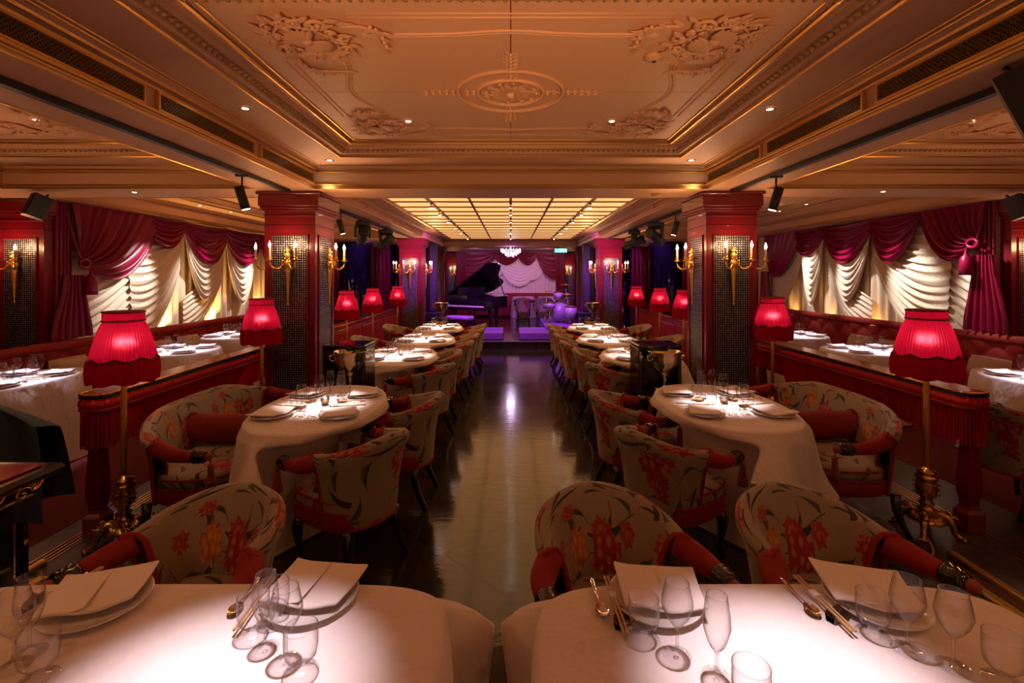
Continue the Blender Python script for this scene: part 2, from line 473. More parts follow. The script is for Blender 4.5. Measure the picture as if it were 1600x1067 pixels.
# beam undersides as slabs (all touching at z = ZS)
YN = -3.0
def slab(x0, x1, y0, y1, z0=ZS, z1=2.95): ceil.box((x0, y0, z0), (x1, y1, z1))
bays = [(-XI, XI, 1.50, Y1), (-XI, XI, -2.4, 1.0), (-XI, XI, Y2, 14.1),
        (-5.1, -XO, 1.50, Y1), (XO, 5.3, 1.50, Y1), (-5.1, -XO, -2.4, 1.0), (XO, 5.3, -2.4, 1.0),
        (-5.1, -XO, Y2, 11.3), (XO, 5.3, Y2, 11.3)]
for s_ in (-1, 1):
    a, b = sorted((s_*XI, s_*XO)); slab(a, b, YN, 14.1)
    wo = WL if s_ < 0 else WR; bo = -5.1 if s_ < 0 else 5.3
    a, b = sorted((wo, bo)); slab(a, b, YN, 11.3)
    a, b = sorted((wo, s_*XO)); slab(a, b, 11.3, 15.0)
for (ya, yb) in ((YN, -2.4), (1.0, 1.5), (Y1, Y2)):
    for (xa, xb) in ((-5.1, -XO), (-XI, XI), (XO, 5.3)): slab(xa, xb, ya, yb)
slab(-XO, XO, 14.1, 14.5, 2.53, 2.95); slab(-XO, XO, 14.5, YB + .2, 2.60, 2.95)
gold = MB()
def coffer(rect, panel=True, wide=.40):
    ring(ceil, rect, [(0, ZS), (.012, ZS + .01), (.012, 2.70), (.05, 2.715), (.06, 2.745), (wide, 2.745), (wide+.015, 2.765), (wide+.05, 2.765), (wide+.06, 2.79),
                      (wide+.10, 2.80), (wide+.11, 2.83), (wide+.16, 2.845), (wide+.18, 2.855), (wide+.22, 2.855)])
    x0, x1, y0, y1 = rect; d = wide + .22
    ceil.add([(x0+d, y0+d, 2.855), (x1-d, y0+d, 2.855), (x1-d, y1-d, 2.855), (x0+d, y1-d, 2.855)], [(3, 2, 1, 0)])
    bead(gold, rect, .004, ZS + .004, .010); bead(gold, rect, .020, ZS + .035, .012); bead(gold, rect, .018, 2.690, .010); bead(gold, rect, .045, 2.716, .012)
    bead(gold, rect, wide + .006, 2.750, .010); bead(gold, rect, .066, 2.744, .006); bead(gold, rect, .10, 2.745, .005); bead(gold, rect, wide + .195, 2.853, .007); bead(gold, rect, .010, ZS + .018, .007); bead(gold, rect, wide + .155, 2.835, .012)
    # egg and dart course
    z = 2.785; k = wide + .078
    for (ax, fixed, lo, hi) in (('x', y0+k, x0+k, x1-k), ('x', y1-k, x0+k, x1-k), ('y', x0+k, y0+k, y1-k), ('y', x1-k, y0+k, y1-k)):
        n = int((hi-lo)/.045)
        for i in range(n):
            q = lo + (i+.5)*(hi-lo)/n
            c = (q, fixed, z) if ax == 'x' else (fixed, q, z)
            ga = (.013, .022) if ax == 'x' else (.022, .013)
            gold_e.ball(c, (ga[0], ga[1], .016), 5, 3)
gold_e = MB()
def shallow(rect):
    ring(ceil, rect, [(0, ZS), (.012, ZS+.01), (.012, 2.66), (.05, 2.68), (.28, 2.68), (.29, 2.70), (.33, 2.72)])
    bead(gold, rect, .004, ZS + .004, .012); bead(gold, rect, .018, ZS + .035, .010); bead(gold, rect, .020, 2.655, .012)
for i, r in enumerate(bays):
    if i == 2: shallow(r)
    elif i in (1, 5, 6): coffer(r)
    else: coffer(r)
ce = ceil.build('ceiling', 'cream'); struct(ce)
trim(gold, 'gold')
trim(gold_e, mat('gilded_plaster', (.50, .34, .17), .5, .3))
# laylight of amber panes, each pane a part
lay = thing('laylight', 'backlit amber glass laylight in a dark grid over the far aisle', 'skylight', (0, 5.72, 2.68))
lx, ly0, ly1 = 1.66, 0, 7.7
nr = 15
for r_ in range(nr):
    for c_ in range(6):
        xa = -lx + c_*2*lx/6; ya = ly0 + r_*(ly1-ly0)/nr
        p = MB().box((xa+.012, ya+.02, .012), (xa+2*lx/6-.012, ya+(ly1-ly0)/nr-.02, .024)); p.build('amber_pane', 'amber', lay)
g = MB()
for r_ in range(nr+1): 
    y = ly0 + r_*(ly1-ly0)/nr; g.box((-lx, y-.022, -.006), (lx, y+.022, .012))
for c_ in range(7):
    x = -lx + c_*2*lx/6; g.box((x-.014, ly0, -.012), (x+.014, ly1, .010))
g.build('glazing_bars', mat('walnut_bars', (.20, .10, .035), .4), lay)
e = MB(); ring(e, (-lx-.03, lx+.03, ly0-.03, ly1+.03), [(-.02, .0), (.0, -.02), (.03, -.01)]); e.build('gilt_edge', 'gold', lay)
# three spot tracks with little lit heads
for tx, nm in ((-1.107, 'left'), (0, 'middle'), (1.107, 'right')):
    tr = thing('spot_track', 'dark track of tiny lit spotlights on the %s line of the amber laylight' % nm, 'track light', (tx, 5.8, 2.66))
    MB().box((-.018, 0, 0), (.018, 7.0, .024)).build('rail', 'blackm', tr)
    for i, y in enumerate((.95, 1.75, 2.8, 3.85, 5.0, 6.6)):
        h = MB().lathe([(.012, 0), (.026, -.01), (.028, -.06), (.022, -.064)], 10, (0, y, 0)).build('spot_head', 'steel', tr)
        MB().lathe([(.0001, -.066), (.020, -.0665)], 10, (0, y, 0), cap=False).build('lens', 'spot', h)
# ventilation grilles in the beam friezes
def grille(x, ya, yb, side, nm, za=2.578, zb=2.662):
    t = thing('ventilation_grille', '%s gilt lattice ventilation grille in the %s beam face' % (nm, side), 'vent', (x, 0, 0), 0, None)
    s = 1 if x < 0 else -1
    MB().box((s*.013, ya, za), (s*.017, yb, zb)).build('backing', 'grille', t)
    fr = MB(); b = .012
    for (p, q) in (((s*.012, ya-b, za-b), (s*.034, yb+b, za)), ((s*.012, ya-b, zb), (s*.034, yb+b, zb+b)), ((s*.012, ya-b, za), (s*.034, ya, zb)), ((s*.012, yb, za), (s*.034, yb+b, zb))): fr.box(p, q)
    fr.build('frame', 'gold', t)
    la = MB(); h = zb - za; n = int((yb-ya)/.022)
    for i in range(-4, n+1):
        for sg in (1, -1):
            y0 = ya + i*.022; y1 = y0 + h
            pa = [y0, y1] if sg > 0 else [y1, y0]
            c0, c1 = max(ya, min(y0, yb)), max(ya, min(y1, yb))
            if c1 - c0 < .01: continue
            t0, t1 = (c0-y0)/h, (c1-y0)/h
            z0_, z1_ = (za+h*t0, za+h*t1) if sg > 0 else (zb-h*t0, zb-h*t1)
            la.tube([(s*.022, c0, z0_), (s*.022, c1, z1_)], .0042, 4, False)
    la.build('lattice', mat('dull_gilt_lattice', (.26, .16, .06), .4, .8), t)
for side, x in (('left', -XI), ('right', XI)):
    for nm, a, b in (('nearest', 1.56, 2.57), ('middle', 2.69, 3.67), ('farthest', 3.79, 4.78)): grille(x, a, b, side, nm)
# panel frames along the far beams
for s in (-1, 1):
    fr = MB()
    for k in range(8):
        ya = 5.6 + k*1.02; yb = ya + .9; x = s*(XI-.016)
        for (p, q) in (((x, ya, 2.575), (x-s*.012, yb, 2.583)), ((x, ya, 2.638), (x-s*.012, yb, 2.646)), ((x, ya, 2.575), (x-s*.012, ya+.012, 2.646)), ((x, yb-.012, 2.575), (x-s*.012, yb, 2.646))): fr.box(p, q)
    trim(fr, 'gold')

# ---- plaster relief on the near centre coffer and the side ones
def spiral(mb, cx, cy, z, r0, turns, a0, hand, th, n=16):
    pts = []; rad = []
    for i in range(n+1):
        t = i/n; r = r0*(1-t)**.8 + .004; a = a0 + hand*turns*2*PI*t
        pts.append((cx + r*math.cos(a), cy + r*math.sin(a), z)); rad.append(th*(1-.55*t))
    mb.tube(pts, rad, 5)
    mb.ball(pts[-1], th*1.25, 6, 4)
def leaf(mb, x, y, z, a, L, W):
    n = 5; vs = []; fs = []
    ca, sa = math.cos(a), math.sin(a)
    for i in range(n+1):
        t = i/n; w = W*math.sin(PI*min(t*.9+.08, 1)); l = t*L; hh = .55*W*math.sin(PI*t) + .002; cu = .25*L*t*t
        for q, h in ((-w, 0), (0, -hh), (w, 0)): vs.append((x + l*ca - (q+cu)*sa, y + l*sa + (q+cu)*ca, z + h))
    for i in range(n):
        for k in range(2): fs.append((i*3+k, i*3+k+1, i*3+k+4, i*3+k+3))
    mb.add(vs, fs, True)
def cartouche(mb, cx, cy, z, sx, sy, sc=1.0):
    """a shell cartouche with scrolls; sx, sy point to the corner"""
    st = len(mb.v); a0 = math.atan2(sy, sx)
    for k in range(9): leaf(mb, 0, 0, -.004, (k-4)*.26, .115, .024)
    for k in range(28):
        a = 2*PI*k/28; b = 2*PI*(k+1)/28
        if k % 2 == 0: mb.tube([(.15*math.cos(a), .115*math.sin(a), 0), (.15*math.cos(b), .115*math.sin(b), 0)], .008, 5)
    el = [(.15*math.cos(2*PI*k/24), .115*math.sin(2*PI*k/24), 0) for k in range(24)]
    mb.tube(el, .007, 5, closed=True)
    for k in range(11): leaf(mb, -.02, 0, -.008, PI + (k-5)*.24, .10, .020)
    mb.ball((0, 0, -.006), (.03, .03, .02), 8, 5)
    for k in range(14):
        a = 2*PI*k/14; spiral(mb, .185*math.cos(a), .15*math.sin(a), -.002, .026, 1, a+1, 1 if k % 2 else -1, .009, 9)
        leaf(mb, .20*math.cos(a+.2), .165*math.sin(a+.2), -.002, a+.4, .07, .018)
    for sg in (-1, 1):
        spiral(mb, .02, sg*.17, 0, .055, 1.3, -sg*PI/2, sg, .012)
        spiral(mb, -.10, sg*.15, 0, .050, 1.2, sg*.4, -sg, .011)
        spiral(mb, .14, sg*.12, 0, .040, 1.2, sg*2.0, sg, .010)
        spiral(mb, -.17, sg*.05, 0, .035, 1.2, sg*2.6, sg, .010)
        for i in range(5):
            leaf(mb, .02 - i*.055, sg*(.22 + .02*i), 0, sg*(1.9 + .1*i), .075, .016)
            leaf(mb, .05 + i*.03, sg*(.13 - .02*i), 0, sg*(1.0 - .2*i), .07, .014)
        pts = [(-.05 - .3*t, sg*(.24 + .07*math.sin(t*PI*1.5)), 0) for t in [i/10 for i in range(11)]]
        mb.tube(pts, [.011*(1-.5*i/10) for i in range(11)], 5)
        for i in range(6):
            p = pts[i+3]; leaf(mb, p[0], p[1], 0, PI - sg*(.5 if i % 2 else -.7), .06, .014)
            mb.ball((p[0]-.01, p[1]+sg*.02, 0), .012, 6, 4)
        mb.ball((.12, sg*.05, 0), (.03, .02, .015), 6, 4)
    mb.xf(Matrix.Translation((cx, cy, z)) @ Matrix.Rotation(a0, 4, 'Z') @ Matrix.Diagonal((sc, sc, 1, 1)), st)
def line(mb, pts, z, r=.011):
    mb.tube([(x, y, z) for x, y in pts], r, 5, flat=.8)
ZP = 2.855
def coffer_art(cx, cy, hx, hy, where, full=True):
    mb = MB()
    for sx in (-1, 1):
        for sy in (-1, 1):
            cartouche(mb, cx + sx*(hx-.33), cy + sy*(hy-.33), ZP-.014, sx, sy, 1.05)
    ox, oy = hx-.10, hy-.10
    for k in (0, .035):
        for (p, q) in (((-ox+.5, -oy+k), (ox-.5, -oy+k)), ((-ox+.5, oy-k), (ox-.5, oy-k)), ((-ox+k, -oy+.5), (-ox+k, oy-.5)), ((ox-k, -oy+.5), (ox-k, oy-.5))):
            line(mb, [(cx+p[0], cy+p[1]), (cx+q[0], cy+q[1])], ZP, .008)
    for sy in (-1, 1):
        P = []
        for i in range(21):
            t = i/20; x = lerp(-(hx-.62), hx-.62, t); P.append((cx + x, cy + sy*(hy - .29 + .035*math.exp(-(x/.22)**2))))
        line(mb, P, ZP, .012); line(mb, [(a, b - sy*.025) for a, b in P], ZP, .006)
    for sx in (-1, 1):
        P = []
        for i in range(21):
            t = i/20; y = lerp(-(hy-.60), hy-.60, t); P.append((cx + sx*(hx - .42 + .11*math.cos(y/(hy-.6)*PI/2)**2), cy + y))
        line(mb, P, ZP, .012); line(mb, [(a - sx*.025, b) for a, b in P], ZP, .006)
    o = mb.build('plaster_relief', 'cream'); tag(o, 'carved plaster scrollwork border of the %s ceiling panel' % where, 'plaster relief')
    if not full: return
    mb = MB()
    for R in (.345, .215):
        for dr, th in ((0, .013), (-.022, .006)):
            mb.tube([(cx+(R+dr)*math.cos(a), cy+(R+dr)*math.sin(a), ZP-.005) for a in [2*PI*k/48 for k in range(48)]], th, 5, closed=True)
    for k in range(16): leaf(mb, cx, cy, ZP-.004, 2*PI*k/16, .17 if k % 2 else .12, .026)
    for k in range(16): leaf(mb, cx + .06*math.cos(2*PI*k/16+.2), cy + .06*math.sin(2*PI*k/16+.2), ZP-.010, 2*PI*k/16+.2, .08, .02)
    mb.ball((cx, cy, ZP-.01), (.03, .03, .03), 10, 6)
    for k in range(12):
        a = 2*PI*k/12 + .1; spiral(mb, cx+.165*math.cos(a), cy+.165*math.sin(a), ZP-.004, .022, 1, a, 1 if k % 2 else -1, .007, 9)
    for q in range(4):
        a = q*PI/2; ca, sa = math.cos(a), math.sin(a)
        for i in range(8):
            r = .24 + i*.045
            if abs(r-.345) < .02: continue
            for sg in (-1, 1):
                leaf(mb, cx+r*ca, cy+r*sa, ZP-.003, a + sg*.9, .05, .012)
                spiral(mb, cx+r*ca - sg*.024*sa, cy+r*sa + sg*.024*ca, ZP-.004, .013, .9, a+sg*1.2, sg, .005, 8)
            mb.ball((cx+r*ca, cy+r*sa, ZP-.004), .012, 6, 4)
    o = mb.build('ceiling_rose', 'cream'); tag(o, 'round carved plaster rose in the middle of the nearest ceiling panel', 'ceiling rose')
coffer_art(0, 3.18, XI-.62, 1.68-.62, 'nearest central')
coffer_art(-3.84, 3.18, 1.26-.62+.0, 1.68-.62, 'left bay', False)
coffer_art(3.94, 3.18, 1.36-.62, 1.68-.62, 'right bay', False)
seam = MB().box((-.0022, 2.12, ZP-.0012), (.0022, 2.62, ZP-.0002)).box((-.0022, 3.79, ZP-.0012), (.0022, 4.24, ZP-.0002)); trim(seam, mat('dark_joint', (.05, .03, .02), .9))  # thin dark seam on the panel's centre line
j = MB()
for a, b in ((-1.34, -.62), (.62, 1.34)): j.box((a, 3.168, ZP-.001), (b, 3.170, ZP-.0002))
trim(j, mat('fine_joint', (.35, .2, .12), .9))

# ---- floor
fl = MB(); fl.box((-2.5, YN, -.1), (2.52, 10.9, 0)); fo = struct(fl.build('floor', 'floor'))
for s, xa, xb, xc in ((-1, 2.66, 2.92, -WL), (1, 2.95, 3.5, WR)):
    mb = MB().box((s*(2.5 if s < 0 else 2.52), YN, -.1), (s*xb, 10.9, 0)); trim(mb, 'stone')
    mb = MB().box((s*xb, YN, -.1), (s*xc, 15.0, .002)); trim(mb, 'carpet')
    b = MB()
    for k in range(4): b.box((s*(xa + k*.03), YN, 0), (s*(xa + k*.03 + .012), 10.9, .004))
    trim(b, 'brass')
# gilt gutter strips in the near corners
for s, xs, ye in ((-1, 2.50, 2.62), (1, 2.42, 2.70)):
    b = MB().box((s*xs, YN, .0), (s*(xs+.055), ye, .028), .008).box((s*(xs+.15), YN, 0), (s*(xs+.19), ye+.15, .034), .008)
    trim(b, mat('worn_gilt_strip', (.70, .42, .12), .32, 1, bump=(45, .5), bdist=.006))
    trim(MB().box((s*(xs+.056), YN, .0), (s*(xs+.149), ye, .010)), 'bronze')
# stage
st = MB().box((-2.02, 10.9, 0), (2.02, YB, .18)); struct(st.build('floor_stage', 'floor'))
trim(MB().box((-2.02, 10.87, .165), (2.02, 10.9, .182)), mat('violet_stage_nosing', (.35, .2, .5), .3, .4))
trim(MB().box((-5.5, 10.9, -.1), (-2.92, 11, -.0)), 'carpet')
for s in (-1, 1): struct(MB().box((s*2.02, 10.9, -.1), (s*3.5, YB, .18)).build('floor_side_stage', 'carpet'))
for nm, a, b in (('left box of the pair', -.86, -.18), ('right box of the pair', .20, .90)):
    o = MB().box((a, 11.15, .18), (b, 12.35, .34), .012).build('stage_riser', 'purple')
    tag(o, 'low violet-lit stage riser box, %s on the front of the stage' % nm, 'riser')
o = MB().box((.86, 11.9, .18), (1.68, 14.2, .40), .012).build('drum_riser', 'purple'); tag(o, 'violet platform under the drum kit', 'riser')

# ---- walls
def wall(nm, a, b, m='red_paint'): return struct(MB().box(a, b).build(nm, m))
wall('wall_left', (WL-.12, YN, 0), (WL, 15.0, 2.95)); wall('wall_right', (WR, YN, 0), (WR+.12, 15.0, 2.95))
wall('wall_back', (-2.7, YB, .0), (2.7, YB+.12, 2.95), 'paint_d')
wall('wall_far_left', (WL, 15.0, 0), (-XO, 15.12, 2.95), 'paint_d'); wall('wall_far_right', (XO, 15.0, 0), (WR, 15.12, 2.95), 'paint_d')
for s in (-1, 1): wall('wall_stage_%s' % ('left' if s < 0 else 'right'), (s*XO, 15.12, 0), (s*(XO+.12), YB+.12, 2.95), 'paint_d')

# ---- pillars
def panel(mb, x0, x1, z0, z1, y, axis='y', out=-1):
    """mirror panel face with metric uv"""
    def fn(u, v): 
        a = lerp(x0, x1, u); z = lerp(z0, z1, v)
        return (a, y, z) if axis == 'y' else (y, a, z)
    flip = (axis == 'y') == (out > 0)
    if axis == 'x': flip = out < 0
    mb.grid(fn, 1, 1, smooth=False, uv=lambda u, v: (lerp(x0, x1, u), lerp(z0, z1, v)), flip=flip)
def frame(mb, x0, x1, z0, z1, y, axis, out, wd=.014, dp=.014):
    for (a, b, c, d) in ((x0-wd, x1+wd, z0-wd, z0), (x0-wd, x1+wd, z1, z1+wd), (x0-wd, x0, z0, z1), (x1, x1+wd, z0, z1)):
        if axis == 'y': mb.box((a, y, c), (b, y + out*dp, d))
        else: mb.box((y, a, c), (y + out*dp, b, d))
def pillar(xc, yf, label, w=.53, base=0.0, dep=.53, top=ZS):
    t = thing('mosaic_pillar', label, 'pillar', (xc, yf + dep/2, base))
    h, d = w/2, dep/2; T = top - base
    sh = MB().box((-h, -d, 0), (h, d, T-.01)); 
    for z0, z1, e in ((0, .10, .02), (2.17-base, 2.185-base, .008), (2.27-base, 2.29-base, .008), (2.325-base, 2.345-base, .022), (2.345-base, 2.375-base, .036), (2.375-base, T-.035, .048), (T-.035, T-.004, .065)):
        if z1 > z0: sh.box((-h-e, -d-e, z0), (h+e, d+e, z1), .006)
    for ax, hw, f in (('y', h, d), ('x', d, h)):
        for out in (-1, 1):
            frame(sh, -hw+.085, hw-.085, .22-base+.0, 2.07-base, out*f, ax, out)
    sh.build('shaft', 'red_paint', t)
    for ax, hw, f in (('y', h, d), ('x', d, h)):
        for out in (-1, 1):
            p = MB(); panel(p, -hw+.085, hw-.085, .22-base, 2.07-base, out*(f+.003), ax, out); p.build('mirror_panel', 'mosaic', t)
    return t
pillar(-2.305, 5.05, 'crimson pillar with mirror mosaic panels left of the near aisle, tall in front of the left rail')
pillar(2.305, 5.05, 'crimson pillar with mirror mosaic panels right of the near aisle, tall in front of the right rail')
pillar(-2.34, 11.3, 'farther left crimson pillar with mirror mosaic, beside the stage front')
pillar(2.34, 11.3, 'farther right crimson pillar with mirror mosaic, beside the stage front')
pillar(-2.2, 14.6, 'slim red and violet pillar behind the tall speaker column on the left of the stage', .34, .18, .4)
pillar(2.2, 14.6, 'slim red and violet pillar behind the tall speaker column on the right of the stage', .34, .18, .4)
def pilaster(xc, yf, label, w=.53, d=.12, base=0):
    t = thing('wall_pilaster', label, 'pilaster', (xc, yf, base)); h = w/2
    sh = MB().box((-h, 0, 0), (h, d, ZS-.01-base))
    for z0, z1, e in ((0, .1, .02), (2.17, 2.185, .008), (2.27, 2.29, .01), (2.34, 2.375, .03), (2.375, ZS-.012, .04)): sh.box((-h-e, -e, z0-base if z0 else 0), (h+e, d, z1-base), .006)
    frame(sh, -h+.085, h-.085, .22, 2.07-base, 0, 'y', -1)
    sh.build('shaft', 'red_paint', t)
    p = MB(); panel(p, -h+.085, h-.085, .22, 2.07-base, -.003); p.build('mirror_panel', 'mosaic', t)
pilaster(-5.575, 5.5, 'crimson mirror mosaic pilaster on the left wall at the edge of the photo')
pilaster(5.96, 5.5, 'crimson mirror mosaic pilaster on the right wall at the edge of the photo')
pilaster(-2.2, YB-.14, 'small mosaic pilaster on the back wall left of the scarlet drapes', .55, .12, .18)
pilaster(2.2, YB-.14, 'small mosaic pilaster on the back wall right of the scarlet drapes', .55, .12, .18)
# ================================================================== DRAPES
def sweep(mb, A, B, sag, nrm, k=7, amp=.03, depth=.0, belly=.05, nu=22, nv=None, seed=0, skew=1.0):
    """cloth between the points A(v) and B(v), hanging sag(v) below their chord, with folds along it"""
    nv = nv or k*7; N = Vector(nrm)
    rnd = random.Random(seed); ph = [rnd.uniform(-.8, .8) for _ in range(40)]
    def fn(u, v):
        a, b = Vector(A(v)), Vector(B(v)); p = a.lerp(b, u)
        s = 4*u*(1-u); uu = u**skew; s = 4*uu*(1-uu)
        p.z -= sag(v)*s
        q = v*k; i = int(q); f = PI*2*q + ph[i % 40]*math.sin(PI*(q-i))**2
        env = (.35 + .65*math.sin(PI*u))
        p += N*(depth + belly*s*sag(v) + amp*env*(math.sin(f)*.7 + .3*math.sin(2.3*f+u*2)))
        return p
    mb.grid(fn, nu, nv)
def vfolds(mb, P0, P1, z0, z1, nrm, n, amp, taper=None, nv=6):
    P0, P1, N = Vector(P0), Vector(P1), Vector(nrm)
    def fn(u, v):
        p = P0.lerp(P1, u); z = lerp(z0, z1, v); w = taper(v) if taper else 1
        if taper: m_ = (P0+P1)/2; p = m_ + (p-m_)*w
        p = Vector((p.x, p.y, z)) + N*(amp*math.sin(u*n*2*PI + .5*math.sin(u*9)) + amp*.3*math.sin(u*n*5.1))
        return p
    mb.grid(fn, n*6, nv)
def tassel_mb(mb, L=.16, r=.035, z=0):
    mb.ball((0, 0, z-.015), .018, 8, 5)
    mb.lathe([(.012, z-.02), (.020, z-.035), (.016, z-.045), (r*.75, z-.09), (r, z-L)], 14, rip=lambda a, z_: 1+.08*math.sin(7*a))
def side_drapes(side):
    s = -1 if side == 'left' else 1
    X = s*(5.40 if s < 0 else 5.74); N = (-s, 0, 0)
    zt = ZS - .005; zb_ = .91 if s < 0 else .995
    base = MB(); vfolds(base, (X, 5.66, 0), (X, 11.2, 0), .5, zt, N, 34, .028)
    o = base.build('curtain', 'silk'); tag(o, 'floor-length gathered cream curtain hanging behind the swags on the %s wall' % side, 'curtain')
    if s < 0: J = [(7.10, 2.17), (7.78, 2.33), (8.92, 2.25), (10.1, 2.20), (11.2, 2.15)]; bots = [2.13, 1.95, 1.97, 1.9]; G = (5.86, 1.78)
    else: J = [(6.58, 2.40), (7.51, 2.31), (8.64, 2.32), (9.45, 2.18)]; bots = [1.93, 2.0, 2.10]; G = (5.76, 2.02)
    wn = lambda t: 'the %s wall' % side
    # cream layer: side-pulled and centre swags
    def cream(A, B, sag, k, label, dep=.05, amp=.022, belly=.03, seed=1):
        mb = MB(); sweep(mb, A, B, sag, N, k, amp*1.5, dep, belly, seed=seed)
        o = mb.build('swagged_curtain', 'silk'); tag(o, label, 'curtain')
    y = [a for a, b in J]; zz = [b for a, b in J]
    cream(lambda v: (X, lerp(y[0]+.1, y[0]+.5, v), lerp(2.45, 2.2, v)), lambda v: (X, lerp(5.9, 5.75, v*.7), lerp(1.95, .7, v)), lambda v: .05+.25*v, 10,
          'cream silk pulled down from the first joint towards the corner of %s' % wn(0), seed=3)
    cream(lambda v: (X, lerp(y[1], y[1]-.02, v), lerp(2.45, 1.75, v)), lambda v: (X, y[0]-.42+.12*v, lerp(2.35, .75, v)), lambda v: .05+.28*v, 13,
          'wide cream silk panel sweeping down from the second joint of %s' % wn(0), .09, .028, seed=5)
    cream(lambda v: (X, y[1]+.02+.10*v, lerp(2.48, 2.0, v)), lambda v: (X, y[2]-.02-.12*v, lerp(2.48, 2.0, v)), lambda v: .15+.62*v, 10,
          'cream silk swag falling between the second and third joints of %s' % wn(0), .12, .024, seed=7)
    if len(y) > 3:
        cream(lambda v: (X, y[2]+.02+.10*v, lerp(2.48, 1.9, v)), lambda v: (X, y[3]-.02-.12*v, lerp(2.48, 1.9, v)), lambda v: .15+.66*v, 11,
          'cream silk swag falling between the third and fourth joints of %s' % wn(0), .12, .024, seed=8)
    yl = y[-1]
    cream(lambda v: (X, yl-.05, lerp(2.45, 1.9, v)), lambda v: (X, yl+lerp(.9, 1.1, v), lerp(2.2, .9, v)), lambda v: .05+.25*v, 9,
          'cream silk panel drawn aside at the far end of %s' % wn(0), .08, .024, seed=9)
    cream(lambda v: (X, y[2]-.02, lerp(1.9, 1.5, v)), lambda v: (X, y[2]-1.05, lerp(1.3, .7, v)), lambda v: .03+.14*v, 7,
          'lower cream silk fold dropping from the third joint of %s' % wn(0), .07, .022, seed=11)
    # crimson valance
    val = thing('pelmet_swags', 'crimson satin swag valance with a tied-back corner drape along the %s wall' % side, 'valance')
    g = MB()
    sweep(g, lambda v: (X, G[0] + .05*v, G[1] + .13*(1-v)), lambda v: (X, lerp(G[0]-.1, y[0], min(1, v*1.15)), lerp(zt, J[0][1], max(0, (v-.8)/.2))), lambda v: .02 + .33*v**1.3, N, 9, .065, .17, .12, nu=26, seed=13)
    g.build('corner_swag', 'satin', val)
    for i in range(len(J)-1):
        a, b = J[i], J[i+1]; g = MB(); top = zt
        bot = bots[i]; dz = min(a[1], b[1]) - bot
        sweep(g, lambda v: (X, a[0] - .02 + .04*v, lerp(top, a[1], v)), lambda v: (X, b[0] + .02 - .04*v, lerp(top, b[1], v)), lambda v: .02 + (dz+.12)*v, N, 6, .055, .16, .12, seed=20+i)
        g.build('swag', 'satin', val)
    if s > 0:
        g = MB(); e = J[-1]; G2 = (10.45, 1.68)
        sweep(g, lambda v: (X, G2[0] - .05*v, G2[1] + .10*(1-v)), lambda v: (X, lerp(G2[0]+.2, e[0], min(1, v*1.15)), lerp(zt, e[1], max(0, (v-.8)/.2))), lambda v: .02 + .22*v, N, 7, .03, .16, .12, seed=33)
        g.build('corner_swag', 'satin', val)
        g = MB(); vfolds(g, (X - .18, 10.35, 0), (X - .18, 10.8, 0), .995, 1.75, N, 5, .04, lambda v: 1 - .45*v); g.build('tail', 'satin', val)
    g = MB(); vfolds(g, (X - s*.17, G[0]-.36, 0), (X - s*.17, G[0]+.20, 0), zb_, G[1]-.12, N, 6, .045, lambda v: 1 - .55*sstep(v)); g.build('tail', 'satin', val)
    g = MB(); vfolds(g, (X - s*.10, 5.62, 0), (X - s*.10, 5.82, 0), zb_, zt, N, 4, .03); g.build('side_fall', 'satin', val)
    rope = MB(); pts = [(X - s*(.20+.02*math.sin(t*3)), lerp(5.66, G[0]+.02, t), lerp(2.4, G[1], t) - .10*math.sin(PI*t)) for t in [i/12 for i in range(13)]]
    rope.tube(pts, .012, 6)
    rope.tube([(X - s*.24, G[0] + .07*math.cos(a), G[1]+.02 + .05*math.sin(a)) for a in [2*PI*k/12 for k in range(12)]], .02, 6, closed=True)
    rope.build('tieback_cord', 'satin', val)
    ta = MB(); tassel_mb(ta, .30, .075); ta.build('tassel', 'satin', val, (X - s*.28, G[0]+.04, G[1]-.06))
side_drapes('left'); side_drapes('right')
# back wall window with scarlet drapes
def back_drapes():
    Y = YB - .25; N = (0, -1, 0)
    mb = MB(); vfolds(mb, (-1.9, Y, 0), (1.9, Y, 0), .5, 2.5, N, 30, .025); o = mb.build('curtain', 'silk'); tag(o, 'gathered pale curtain on the back wall behind the piano', 'curtain')
    for i, (xa, xb, za, zb, sg) in enumerate(((-1.8, .1, 2.0, 2.35, .55), (.1, 1.5, 2.35, 2.3, .65), (-.6, 1.2, 2.3, 2.2, .8))):
        mb = MB(); sweep(mb, lambda v: (xa+.05*v, Y, za+.15-.25*v), lambda v: (xb-.05*v, Y, zb+.1-.2*v), lambda v: .1+sg*v, N, 8, .025, .06+.03*i, .04, seed=40+i)
        o = mb.build('swagged_curtain', 'silk'); tag(o, ('pale silk swag', 'pale silk swag', 'widest pale silk swag')[i] + ' on the back wall, ' + ('nearest the piano lid', 'right of the chandelier', 'under the chandelier')[i], 'curtain')
    val = thing('pelmet_swags', 'scarlet satin swag valance with side drapes on the back wall behind the stage', 'valance')
    for i, (xa, xb, za, zb, sg) in enumerate(((-1.95, -.62, 1.75, 2.30, .42), (-.62, .30, 2.30, 2.30, .22), (.30, 1.03-.05, 2.3, 2.28, .22), (.98, 1.95, 2.28, 1.75, .42))):
        mb = MB(); sweep(mb, lambda v: (xa+.02*v, Y, lerp(2.56, za, v)), lambda v: (xb-.02*v, Y, lerp(2.56, zb, v)), lambda v: .02+sg*v, N, 7, .03, .2, .12, seed=50+i)
        mb.build('swag', 'satinb', val)
    for s in (-1, 1):
        mb = MB(); vfolds(mb, (s*1.68, Y-.28, 0), (s*2.05, Y-.28, 0), .6, 2.55, N, 4, .04, lambda v: .8+.35*v); mb.build('side_drape', 'satinb', val)
back_drapes()
